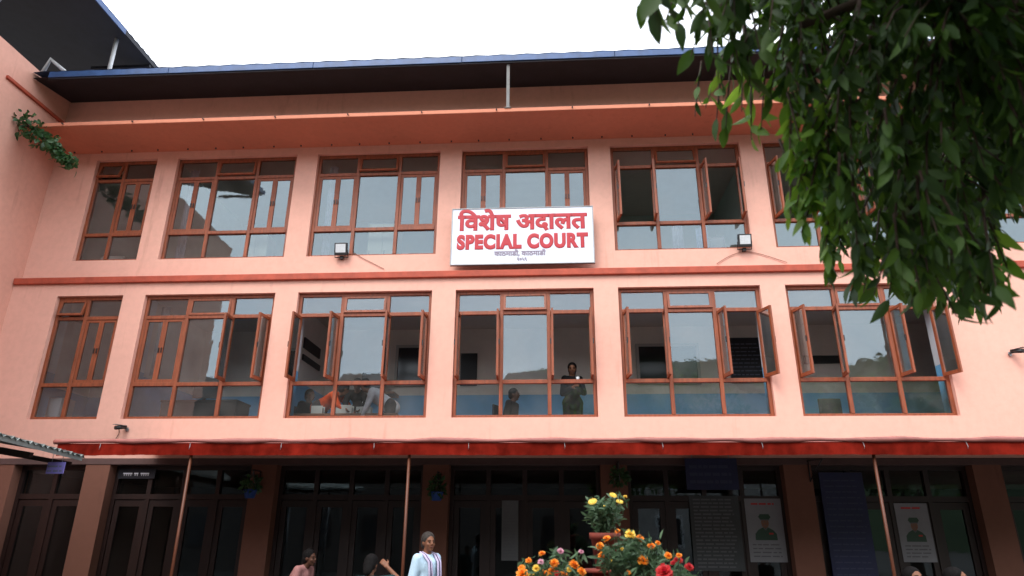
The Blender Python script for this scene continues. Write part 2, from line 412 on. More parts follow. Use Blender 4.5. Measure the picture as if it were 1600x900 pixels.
# rooms behind the windows
def room(name, x0, x1, y0, y1, z0, z1, dado=None, wm=ROOMW):
    m = MB()
    zs = [z0, z1] if dado is None else [z0, dado, z1]
    for j in range(len(zs)-1):
        c, d = zs[j], zs[j+1]; q = 2 if (dado and j == 0) else 0
        m.face([(x0, y1, c), (x1, y1, c), (x1, y1, d), (x0, y1, d)], q)
        m.face([(x0, y0, c), (x0, y1, c), (x0, y1, d), (x0, y0, d)], q)
        m.face([(x1, y1, c), (x1, y0, c), (x1, y0, d), (x1, y1, d)], q)
    m.face([(x0, y0, z1), (x0, y1, z1), (x1, y1, z1), (x1, y0, z1)], 1)
    m.face([(x0, y1, z0), (x0, y0, z0), (x1, y0, z0), (x1, y1, z0)], 3)
    return m.build(name, [wm, ROOMC, ROOMB, ROOMF], building)
yi1 = TH+YU+.004
for a, b in ((XL+.05, -6.32), (-6.22, -3.40), (-3.30, 11.5)):
    room('room_interior', a, b, yi1, 2.75, 3.03, 6.03, 4.52)
for a, b in ((XL+.05, -6.32), (-6.22, -.28), (-.18, 5.86), (5.96, 12)):
    room('room_interior', a, b, yi1+.005, 3.6, 6.12, 9.2, None, ROOMU)
for k in range(1, 7):
    a, b = bay(k)
    for x0_, x1_ in ((a, a+.02), (b-.02, b)):
        for z0_, z1_, m_ in ((Z1+.01, 4.52, ROOMB), (4.521, Z1+H1-.01, WHITE)):
            mb = MB(); mb.box(x0_+.001, x1_-.001, .153, yi1+.002, z0_, z1_); mb.build('inner_reveal', m_, building)
# ground floor: piers, lintel, timber glazed partitions, dark hall
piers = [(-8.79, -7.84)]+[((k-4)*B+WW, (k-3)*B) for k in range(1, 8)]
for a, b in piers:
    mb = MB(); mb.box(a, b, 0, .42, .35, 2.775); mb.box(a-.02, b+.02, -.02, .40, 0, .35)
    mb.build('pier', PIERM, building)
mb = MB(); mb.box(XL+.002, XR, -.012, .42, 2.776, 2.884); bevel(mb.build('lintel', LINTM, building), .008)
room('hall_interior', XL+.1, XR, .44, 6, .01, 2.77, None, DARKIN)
spans = [(-7.84, (1-4)*B+WW)]+[((k-4)*B, (k-4)*B+WW) for k in range(2, 8)]
for bi, (a, b) in enumerate(spans):
    f = MB(); n = 4 if b-a > 2 else 2
    y0, y1 = .20, .30
    f.box(a+.002, a+.07, y0, y1, 0, 2.77); f.box(b-.07, b-.002, y0, y1, 0, 2.77)
    f.box(a+.07, b-.07, y0+.002, y1-.002, 2.70, 2.77); f.box(a+.07, b-.07, y0+.002, y1-.002, 2.20, 2.29)
    cs = [a+.035+(b-a-.07)*i/n for i in range(n+1)]
    for c in cs[1:-1]:
        f.box(c-.04, c+.04, y0+.004, y1-.004, 0, 2.20); f.box(c-.04, c+.04, y0+.004, y1-.004, 2.29, 2.70)
    fr = f.build('glazed_partition', WOODD, building)
    for i in range(n):
        p, q = cs[i]+.04, cs[i+1]-.04
        pm = MB(); pm.face([(p, .25, 2.29), (q, .25, 2.29), (q, .25, 2.70), (p, .25, 2.70)]); pm.build('pane', GLASSG, fr)
        d = MB()
        d.box(p, p+.09, .225, .275, .02, 2.19); d.box(q-.09, q, .225, .275, .02, 2.19)
        d.box(p+.09, q-.09, .227, .273, .02, .2); d.box(p+.09, q-.09, .227, .273, 2.08, 2.19); d.box(p+.09, q-.09, .227, .273, .8, .92)
        d.box(p+.09, q-.09, .24, .26, .2, .8)
        d.face([(p+.09, .25, .92), (q-.09, .25, .92), (q-.09, .25, 2.08), (p+.09, .25, 2.08)], 1)
        d.build('door_leaf', [WOODD, GLASSG], fr)

# ------------------------------------------------------------------ left wing
wing = thing('wing_building', 'pink side wing at the left with open blue edged shed roof', 'building', (XL, 0, 0))
def wv(x, y, z): return (x-XL, y, z)
mb = MB()
mb.box(-3-0, 0, -7.5, YU+.2, 3.0, 10.68); mb.box(-3, -.001, -7.5, YU+.2, 0, 3.0)
mb.build('wall', PINKW, wing)
mb = MB(); mb.box(.001, .05, -1.52, YU-.004, 9.985, 10.045); mb.build('red_band', REDBAND, wing)
mb = MB()
x_e = -7.73-XL
mb.face([(x_e, -7.0, 12.2), (x_e, 6.5, 12.2), (-12, 6.5, 14.3), (-12, -7.0, 14.3)], 0)
for i in range(60):
    y0 = -7+i*13.5/60; y1 = y0+13.5/60; ym = (y0+y1)/2
    mb.face([(x_e+.03, y0, 12.31), (x_e+.03, ym, 12.33), (-12, ym, 14.43), (-12, y0, 14.41)], 1)
    mb.face([(x_e+.03, ym, 12.33), (x_e+.03, y1, 12.31), (-12, y1, 14.41), (-12, ym, 14.43)], 1)
for y in (-6.9, -4.4, -1.75, .9):
    mb.box(-.4, x_e-.01, y, y+.06, 12.12, 12.19)
wr = mb.build('shed_roof', [SOFF, ROOFT], wing)
mb = MB(); mb.box(x_e+.001, x_e+.025, -7, -.12, 12.19, 12.33); mb.build('fascia', BLUEM, wr)
mb = MB(); mb.box(x_e+.001, x_e+.02, -.118, 6.5, 12.20, 12.32); mb.build('dark_fascia', SOFF, wr)  # rest of the fascia, in the dark soffit colour
mb = MB(); mb.tube([wv(-8.05, .10, 10.75), wv(-8.03, .06, 12.22)], .045, 10); mb.build('roof_post', GALV, wing)
mb = MB(); mb.tube([wv(-9.0, -2.2, 10.68), wv(-8.55, -2.05, 12.3)], .04, 8); mb.build('roof_post', GREYM, wing)
mb = MB(); mb.tube([wv(-8.85, -.72, 10.68), wv(-8.72, -.74, 11.05), wv(-8.35, -.62, 10.75)], .045, 8); mb.build('steel_bracket', GALV, wing)

# ------------------------------------------------------------------ front canopy
YC = -2.45
canopy = thing('canopy', 'long red edged awning over the ground floor entrance', 'awning', (1, YC, 0))
cx = lambda x: x-1
mb = MB()                                # sloping sheet, gently sagging between supports
xs = [-5.3+i*.15 for i in range(126)]
def sag(x): return -.004*math.sin((x+.19)*math.pi/3.11)**2
for a, b in zip(xs, xs[1:]):
    mb.face([(cx(a), 0, 2.84+sag(a)), (cx(b), 0, 2.84+sag(b)), (cx(b), 2.44, 3.17), (cx(a), 2.44, 3.17)])
mb.build('awning_sheet', AWNT, canopy)
mb = MB()                                # rolled lip along the top edge
mb.tube([(cx(x), -.02, 2.865+sag(x)+.004*math.sin(x*5.1)+.003*math.sin(x*11)) for x in xs], [.030+.008*math.sin(x*4.3) for x in xs], 8)
mb.build('rolled_edge', AWNT, canopy)
mb = MB(); ncol = 900                    # hanging valance with soft folds and a ragged hem
x0, x1 = -5.25, 13.3
def vy(x, t): return -.018-.016*t*math.sin(x*31.0+1.3*math.sin(x*1.7))*(.3+.7*abs(math.sin(x*.9)))-.02*t*math.sin(x*2.6)
for i in range(ncol):
    a = x0+(x1-x0)*i/ncol; b = x0+(x1-x0)*(i+1)/ncol
    for j in range(3):
        t0, t1_ = j/3, (j+1)/3
        za = lambda x, t: 2.835+sag(x)-t*(.165+.002*math.sin(x*2.1)+.002*math.sin(x*13))
        mb.face([(cx(a), vy(a, t0), za(a, t0)), (cx(a), vy(a, t1_), za(a, t1_)), (cx(b), vy(b, t1_), za(b, t1_)), (cx(b), vy(b, t0), za(b, t0))], 0, True)
mb.build('valance', REDCL, canopy)
for i in (0, 1, 2, 4, 5):
    x = -6.41+3.11*i
    mb = MB(); mb.tube([(cx(x), .06, 0), (cx(x), .06, 2.80)], .021, 10); mb.build('post', BROWNP, canopy)
mb = MB(); mb.box(cx(-5.2), cx(13.2), .03, .085, 2.74, 2.79); mb.build('front_rail', SOFF, canopy)
for i in range(14):
    x = -4.6+i*1.31
    mb = MB(); mb.tube([(cx(x), -.035, 2.83), (cx(x)+.006, -.05, 2.77), (cx(x), -.048, 2.74)], .004, 5); mb.build('tie_cord', GREYM, canopy)
for i in range(8):
    x = -4.6+i*2.4
    mb = MB(); mb.box(cx(x), cx(x)+.05, 0, 2.30, -.02, .02, 0, Matrix.Translation((0, .10, 2.79)) @ Matrix.Rotation(.135, 4, 'X')); mb.build('rafter', SOFF, canopy)

# ------------------------------------------------------------------ left corrugated porch
porch = thing('porch_roof', 'grey corrugated porch roof in front of the left wing', 'porch', (XL, -4, 0))
mb = MB()
n = 190
for i in range(n):
    y0 = -11.0+i*(8.25/n); y1 = y0+8.25/n  # outer run lengthened out of view to shade the left bay
    def zz(y, x): return 2.62+(-2.75-y)*.058+(.022*math.sin(y*60))+(-4.6-x)*.16
    q = lambda x, y: (x-XL, y+4, zz(y, x))
    mb.face([q(-4.6, y0), q(-4.6, y1), q(-8.79, y1), q(-8.79, y0)])
mb.build('corrugated_sheet', SHEDM, porch)
mb = MB()
mb.face([(-4.62-XL, -7.0, 2.56+8.25*.058), (-4.62-XL, 1.23, 2.56), (-4.62-XL, 1.23, 2.64), (-4.62-XL, -7.0, 2.64+8.25*.058)])
mb.build('edge_trim', SHEDM, porch)
for i in range(12):
    y = -10.8+i*.72
    mb = MB(); M = Matrix.Translation((0, 0, 2.50+(-2.75-y)*.058)) @ Matrix.Rotation(.158, 4, 'Y')
    mb.box(-4.1, 0, -.03, .03, -.03, .03, 0, M); mb.build('rafter', WOODD, porch, (-4.7-XL, y+4, 0))
for y in (-10.6, -7.7, -4.75):
    mb = MB(); mb.tube([(-4.75-XL, y+4, 0), (-4.75-XL, y+4, 2.55+(-2.75-y)*.058)], .035, 8); mb.build('post', GREYM, porch)

# ------------------------------------------------------------------ sign
def text_mesh(name, body, size, mats, parent, loc, width=None, bold=.0, ext=.004, align='CENTER', spc=1.0):
    c = bpy.data.curves.new(name, 'FONT'); c.body = body; c.size = size; c.extrude = ext; c.align_x = align; c.space_character = spc
    if bold: c.bevel_depth = bold; c.bevel_resolution = 1
    c.resolution_u = 6
    t = bpy.data.objects.new(name, c); COL.objects.link(t); bpy.context.view_layer.update()
    me = bpy.data.meshes.new_from_object(t.evaluated_get(bpy.context.evaluated_depsgraph_get())); me.name = name
    bpy.data.objects.remove(t); me.materials.clear(); me.materials.append(mats)
    xs = [v.co.x for v in me.vertices]; ys = [v.co.y for v in me.vertices]
    mx_, mn = max(xs), min(xs); k = width/(mx_-mn) if width else 1
    for v in me.vertices: v.co.x = (v.co.x-(mx_+mn)/2)*k; v.co.z *= .003/max(ext+bold, 1e-5)
    return link(name, me, parent, loc, (R(90), 0, 0))
SX0, SX1, SZ0, SZ1 = -.10, 2.604, 6.455, 7.612
sign = thing('court_sign', 'white signboard with red lettering hung below the middle upper window', 'sign', ((SX0+SX1)/2, -.08, SZ0))
sw, sh = SX1-SX0, SZ1-SZ0; q = .016
mb = MB(); mb.box(-sw/2, sw/2, 0, .05, 0, sh); mb.build('board', SIGNW, sign)
mb = MB()
mb.box(-sw/2-q, -sw/2-.001, -.012, .06, -q, sh+q); mb.box(sw/2+.001, sw/2+q, -.012, .06, -q, sh+q)
mb.box(-sw/2-.001, sw/2+.001, -.011, .059, -q, -.001); mb.box(-sw/2-.001, sw/2+.001, -.011, .059, sh+.001, sh+q)
mb.build('frame', GREYM, sign)
for sx in (-1, 1):
    mb = MB(); mb.box(sx*1.0-.03, sx*1.0+.03, .06, .23, .5, .54); mb.build('bracket', GREYM, sign)
text_mesh('nepali_title', 'िवशेष अदालत', .47, SIGNR, sign, (0, -.0035, .715), 2.50, .020)
text_mesh('english_title', 'SPECIAL COURT', .385, SIGNR, sign, (0, -.004, .325), 2.51, .026, spc=1.13)
text_mesh('place_line', 'काठमाडौं, काठमाडौं', .135, SIGNG, sign, (-.04, -.004, .165), .98, .005)
text_mesh('number_line', '२०५९', .10, SIGNG, sign, (0, -.004, .055), .19, .004)

# ------------------------------------------------------------------ floodlights and cables
def floodlight(x, z, y, label):
    t = thing('floodlight', label, 'floodlight', (x, y, z), 0, 'floodlights on the facade')
    mb = MB(); mb.box(-.125, .125, -.04, .03, -.10, .14)
    for i in range(7): mb.box(-.11+i*.035, -.10+i*.035, .031, .06, -.09, .13)
    hs_ = bevel(mb.build('housing', BLACK, t, (0, -.12, 0), (R(12), 0, 0)), .012)
    mb = MB(); mb.box(-.098, .098, -.046, -.041, -.055, .115); mb.build('lamp_glass', LENS, hs_)
    mb = MB(); mb.tube([(-.13, -.12, 0), (-.13, -.06, -.13), (.13, -.06, -.13), (.13, -.12, 0)], .011, 6); mb.box(-.03, .03, -.07, 0, -.16, -.10); mb.build('bracket', BLACK, t)
    return t
floodlight(-2.29, 6.85, YU, 'small black floodlight below the third upper window from the left')
floodlight(5.44, 6.86, YU, 'small black floodlight to the right of the white sign')
def cable(pts, label, m=CABLEM, r=.008):
    P = [Vector(p) for p in pts]; out = []
    for i in range(len(P)-1):
        for j in range(6):
            t = j/6; p0 = P[max(i-1, 0)]; p1 = P[i]; p2 = P[i+1]; p3 = P[min(i+2, len(P)-1)]
            out.append(.5*((2*p1)+(p2-p0)*t+(2*p0-5*p1+4*p2-p3)*t*t+(3*p1-p0-3*p2+p3)*t**3))
    out.append(P[-1]); mb = MB(); mb.tube(out, r, 5)
    return tag(mb.build('cable', m), label, 'cable')
cable([atY(533, 402, .12), atY(552, 396, .135), atY(570, 405, .135), atY(600, 420, .135)], 'thin cable trailing from the floodlight left of the sign', CABLEB, .006)
cable([atY(1120, 412, .13), atY(1140, 400, .135), atY(1160, 394, .13), atY(1185, 396, .135), atY(1230, 410, .13)], 'thin cable draped either side of the right floodlight', CABLEB, .006)
cable([atY(665, 689, -.02), atY(700, 688, -.03), atY(740, 692, -.05), atY(770, 697, -.06), atY(830, 688, -.02)], 'black cable sagging along the awning top near the middle', CABLEM, .012)
cable([atY(184, 664, -.01), atY(186, 676, -.02), atY(178, 690, -.02)], 'thin cable hanging under the security camera at left', CABLEM, .006)
cable([atY(1290, 690, -.02), atY(1340, 693, -.03), atY(1450, 690, -.02), atY(1595, 684, -.01)], 'black cable along the awning top at the right', CABLEM, .010)
def cctv(px, py, label, rz):
    p = atY(px, py, -.12); t = thing('security_camera', label, 'camera', p, R(rz), 'security cameras')
    mb = MB(); mb.tube([(0, -.12, -.02), (0, .08, .02)], .035, 12); mb.build('camera_body', BLACK, t)
    mb = MB(); mb.box(-.045, .045, -.15, .07, .035, .042); mb.build('sun_shield', GREYM, t)
    mb = MB(); mb.tube([(0, .05, 0), (0, .115, -.02)], .015, 8); mb.tube([(0, .105, -.02), (0, .12, -.02)], .04, 10); mb.build('wall_mount', GREYM, t)
cctv(190, 668, 'small dark security camera on the wall above the left end of the awning', -20)
cctv(1588, 549, 'small dark security camera on the bare wall at far right', 25)

# ------------------------------------------------------------------ things at the ground floor
def flat_board(name, label, cat, x0, x1, z0, z1, y, m, th=.02, tilt=0):
    t = thing(name, label, cat, ((x0+x1)/2, y, z0), tilt)
    mb = MB(); mb.box(-(x1-x0)/2, (x1-x0)/2, 0, th, 0, z1-z0); mb.build('board', m, t)
    return t, x1-x0, z1-z0
def lines(t, w_, rows, m, name='print_lines', seed=1, y=-.002, hgt=.016, gap=.05, xm=.06):
    rn = random.Random(seed); mb = MB()
    for z in rows:
        x = -w_/2+xm
        end = w_/2-xm-rn.random()*.12*w_
        while x < end:
            l = rn.uniform(.05, .16); l = min(l, end-x)
            if l > .02: mb.face([(x, y, z), (x+l, y, z), (x+l, y, z+hgt), (x, y, z+hgt)])
            x += l+rn.uniform(.015, .03)
    o = mb.build(name, m, t); o['kind'] = 'stuff'; return o
def portrait(label, x0, x1, z0, z1, seed):
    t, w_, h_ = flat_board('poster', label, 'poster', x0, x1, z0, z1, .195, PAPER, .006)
    def poly(nm, pts, m, y): 
        b = MB(); b.face([(p[0]*w_, y, p[1]*h_) for p in pts]); return b.build(nm, m, t)
    el = lambda cx_, cy_, rx, ry, n=18: [(cx_+rx*math.cos(2*math.pi*i/n), cy_+ry*math.sin(2*math.pi*i/n)) for i in range(n)]
    poly('printed_jacket', [(-.30, .34), (.30, .34), (.29, .44), (.20, .50), (.07, .54), (-.07, .54), (-.20, .50), (-.29, .44)], GRN, -.002)
    poly('printed_face', el(0, .61, .105, .085), SKINP, -.004)
    poly('printed_cap', [(-.12, .665), (.12, .665), (.17, .705), (.12, .75), (-.12, .75), (-.17, .705)], GRN, -.006)
    poly('printed_visor', [(-.12, .650), (.12, .650), (.12, .666), (-.12, .666)], PAPERD, -.007)
    poly('printed_collar', [(-.07, .535), (0, .49), (.07, .535), (.05, .545), (0, .515), (-.05, .545)], PAPERD, -.005)
    poly('printed_medals', [(.08, .43), (.2, .43), (.2, .455), (.08, .455)], REDP, -.004)
    for q in (-.04, .04): poly('printed_eye', el(q, .625, .018, .008, 8), PAPERD, -.005)
    poly('printed_mouth', el(0, .572, .035, .006, 8), PAPERD, -.005)
    lines(t, w_, [h_*.90], REDP, 'print_heading', seed, -.002, .028, xm=.10)
    lines(t, w_, [h_*q for q in (.26, .20, .14, .08)], PAPERD, 'print_lines', seed+1, -.002, .018)
portrait('pale poster with a capped portrait right of the marigold plants', 4.96, 5.55, 1.26, 2.245, 3)
portrait('dim portrait poster at far right behind the brown post', 7.37, 7.89, 1.28, 2.18, 8)
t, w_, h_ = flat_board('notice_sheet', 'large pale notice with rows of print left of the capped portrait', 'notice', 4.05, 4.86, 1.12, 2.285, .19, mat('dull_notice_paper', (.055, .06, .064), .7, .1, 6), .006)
lines(t, w_, [.05+i*.058 for i in range(19)], PAPERD, 'print_lines', 5, -.002, .024)
t, w_, h_ = flat_board('notice_sheet', 'narrow pale notice on the door right of the man in the light shirt', 'notice', .90, 1.18, 1.25, 2.20, .19, mat('narrow_notice_paper', (.13, .135, .14), .7, .1, 6), .006)
lines(t, w_, [.05+i*.05 for i in range(17)], PAPERD, 'print_lines', 6, -.002, .02, xm=.03)
t, w_, h_ = flat_board('notice_board', 'tall dark blue board beside the right pier', 'board', 6.20, 6.90, .75, 2.66, .10, NAVY, .04)
lines(t, w_, [.15+i*.09 for i in range(19)], NAVYT2, 'board_lettering', 7, -.002, .02)
t, w_, h_ = flat_board('hanging_board', 'navy board hung under the awning above the print notice', 'board', 3.96, 4.80, 2.36, 2.86, -.2, NAVY, .03)
lines(t, w_, [.1, .22, .34], mat('faint_letters', (.03, .036, .08), .6), 'board_lettering', 9, -.002, .05)
for sx in (-.3, .3):
    mb = MB(); mb.tube([(sx, .015, h_), (sx, .015, h_+.24)], .006, 5); mb.build('hanger_wire', GREYM, t)
t, w_, h_ = flat_board('name_plate', 'dark name plate with white letters over the left entrance', 'sign', -5.98, -5.3, 2.55, 2.72, .16, SOFF, .03)
mb = MB()
for a, l in ((-.25, .17), (-.05, .08), (.07, .16)):
    mb.face([(a, -.003, .075), (a+l, -.003, .075), (a+l, -.003, .10), (a, -.003, .10)])
    k = a+.02
    while k < a+l-.01:
        mb.face([(k, -.003, .045), (k+.012, -.003, .045), (k+.012, -.003, .0745), (k, -.003, .0745)]); k += .04
mb.build('white_letters', WHITE, t)
p = atY(71, 740, -3.1); q = atY(102, 722, -3.1)
t, w_, h_ = flat_board('hanging_sign', 'small lavender sign hung under the left porch roof', 'sign', p.x, q.x, p.z, q.z, -3.1, LAV, .015)
lines(t, w_, [h_*.15, h_*.55], NAVYT, 'sign_lettering', 4, -.002, h_*.16, xm=.012)
for sx in (-.3, .3):
    mb = MB(); mb.tube([(sx*w_, .007, h_), (sx*w_, .007, h_+.16)], .004, 5); mb.build('hanger_wire', GREYM, t)

# hanging plants on wall brackets
def leaf_clump(n, rx, ry, rz, size, seed, droop=.5, c=(0, 0, 0)):
    rn = random.Random(seed); mb = MB()
    for i in range(n):
        u = Vector((rn.gauss(0, 1), rn.gauss(0, 1), rn.gauss(0, 1))).normalized()*rn.random()**.4
        p = Vector((c[0]+u.x*rx, c[1]+u.y*ry, c[2]+u.z*rz))
        d = (u+Vector((rn.uniform(-.6, .6), rn.uniform(-.6, .6), rn.uniform(-.4, .5)-droop))).normalized()
        leaf_into(mb, p, d, size*rn.uniform(.6, 1.3), rn)
    return mb
def leaf_into(mb, p, d, l, rn, wid=.28, fold=.25, bend=.25, segs=3):
    s = d.cross(Vector((rn.uniform(-1, 1), rn.uniform(-1, 1), rn.uniform(-.3, 1)))).normalized(); nrm = s.cross(d).normalized()
    prof = [(0, .05), (.3, .85), (.62, .9), (1, .0)] if segs == 3 else [(0, .06), (.14, .6), (.34, 1), (.6, .92), (.82, .5), (1, 0)]
    base = len(mb.v)
    for t, w_ in prof:
        c = p+d*(l*t)-nrm*(bend*l*t*t)
        mb.v += [tuple(c-s*(wid*l*w_)+nrm*(fold*wid*l*w_)), tuple(c), tuple(c+s*(wid*l*w_)+nrm*(fold*wid*l*w_))]
    for i in range(len(prof)-1):
        a = base+i*3
        mb.f += [(a, a+1, a+4, a+3), (a+1, a+2, a+5, a+4)]; mb.m += [0, 0]; mb.sm += [True, True]
def bracket_mesh():
    mb = MB(); r = .011
    mb.tube([(0, 0, 0), (0, 0, -.34)], r, 6); mb.tube([(0, 0, 0), (0, -.32, 0)], r, 6); mb.tube([(0, 0, -.32), (0, -.31, 0)], r, 6)
    mb.tube([(0, -.30, 0), (0, -.30, -.03)], r*.8, 6)
    return mb
bm_ = bracket_mesh().mesh('wall_bracket', BLACK)
def hanging_plant(x, z, label, pot, seed, brk=True):
    t = thing('hanging_plant', label, 'plant', (x, -.32, z), 0, 'plants hung on the piers')
    if pot:
        mb = MB(); mb.lathe([(.0, -.02), (.075, -.02), (.105, .10), (.112, .10), (.112, .12), (.1, .12), (.09, .09), (0, .09)], 16); mb.build('pot', BLUEP, t)
    fo = leaf_clump(150, .13, .12, .15, .085, seed, .3, (0, 0, .20)); fo.build('foliage', LEAFS, t)['kind'] = 'stuff'
    mb = MB(); mb.tube([(.09, 0, .1), (0, 0, .42), (-.09, 0, .1)], .004, 5); mb.tube([(0, .09, .1), (0, 0, .42), (0, -.09, .1)], .004, 5); mb.build('hanger_wire', GREYM, t)
    b = link('wall_bracket', bm_, None, (x, -.013, z+.44)); b.rotation_euler = (0, 0, 0)
    tag(b, 'black triangular bracket holding the plant '+label.split('plant ')[-1], 'bracket', 'wall brackets on the piers')
hanging_plant(-3.30, 2.22, 'blue pot with drooping plant on the pier left of the dark haired crowd', True, 21)
hanging_plant(-.14, 2.19, 'blue pot with leafy plant on the pier above the man in the light shirt', True, 22)
hanging_plant(2.86, 2.36, 'dark leafy hanging plant without visible pot above the flower stand', False, 23)
for px, lab, rz in ((1262, 'empty black triangular bracket on the right pier under the awning', 25),):
    p = atY(px, 718, -.02); b = link('wall_bracket', bm_, None, (p.x, -.013, 2.84), (0, 0, R(rz))); tag(b, lab, 'bracket', 'wall brackets on the piers')

# plant growing from the wing wall
t = thing('wall_plant', 'green weed trailing from the corner of the window ledge beside the wing wall', 'plant', (XL+.05, -.93, 9.36)); PO = Vector((XL+.05, -.93, 9.36))
mb = MB(); st = MB(); rn = random.Random(5)
vine = [atY(34, 186, -.99)-PO, atY(52, 203, -.98)-PO, atY(76, 222, -.97)-PO, atY(96, 240, -.95)-PO, atY(112, 257, -.93)-PO]
for i in range(430):
    s_ = rn.random()*3.999; k = int(s_); p = vine[k].lerp(vine[k+1], s_-k)
    w_ = .13 if s_ < 2.4 else .085
    p = p+Vector((rn.gauss(0, w_*.75), rn.gauss(0, .07), rn.gauss(0, w_*.8)))
    leaf_into(mb, p, Vector((rn.uniform(-.8, .8), rn.uniform(-1, .3), rn.uniform(-1, .5))).normalized(), rn.uniform(.075, .15), rn, .33)
mb.build('foliage', LEAFS, t)['kind'] = 'stuff'
st.tube([(0, .04, -.01)]+[tuple(v) for v in vine[1:]], [.018, .014, .011, .008, .004], 6); st.tube([(0, .04, -.01), tuple(vine[1]), tuple(vine[0])], [.016, .012, .005], 6); st.build('stem', STEMB, t)

# ------------------------------------------------------------------ people
def cap(mb, a, b, ra, rb, n=12):
    a = Vector(a); b = Vector(b)
    mb.ball(a, ra, n=n, k=8); mb.ball(b, rb, n=n, k=8); mb.tube([a, b], [ra, rb], n)
def remeshed(name, mb, m, parent, voxel, smooth=4, loc=None):
    me = mb.mesh(name, m); o = bpy.data.objects.new(name, me); COL.objects.link(o)
    r = o.modifiers.new('r', 'REMESH'); r.mode = 'VOXEL'; r.voxel_size = voxel; r.use_smooth_shade = True
    s_ = o.modifiers.new('s', 'SMOOTH'); s_.iterations = smooth; s_.factor = .5
    bpy.context.view_layer.update()
    me2 = bpy.data.meshes.new_from_object(o.evaluated_get(bpy.context.evaluated_depsgraph_get()))
    bpy.data.objects.remove(o); bpy.data.meshes.remove(me); me2.name = name
    me2.materials.clear(); me2.materials.append(m)
    return link(name, me2, parent, loc)
def hand(mb, wrist, dirn, palmn, curl, side):
    d = Vector(dirn).normalized(); nrm = Vector(palmn); nrm = (nrm-d*nrm.dot(d)).normalized(); x = d.cross(nrm)*side
    W = Vector(wrist)
    for q in (-.026, -.009, .009, .026): cap(mb, W+d*.01+x*q*.7, W+d*.085+x*q, .014, .0125, 8)
    for q, l in ((-.030, .062), (-.010, .078), (.010, .084), (.030, .074)):
        a = W+d*.088+x*q; d2 = (d*math.cos(curl)+nrm*math.sin(curl)); d3 = (d*math.cos(curl*2)+nrm*math.sin(curl*2))
        b = a+d2*l*.5; cap(mb, a, b, .0105, .0095, 7); cap(mb, b, b+d3*l*.5, .0095, .008, 7)
    a = W+d*.03+x*.034; b = a+(d*.7+x*.6+nrm*.4).normalized()*.045; cap(mb, a, b, .0125, .011, 7); cap(mb, b, b+(d+nrm*.5).normalized()*.035, .0105, .009, 7)
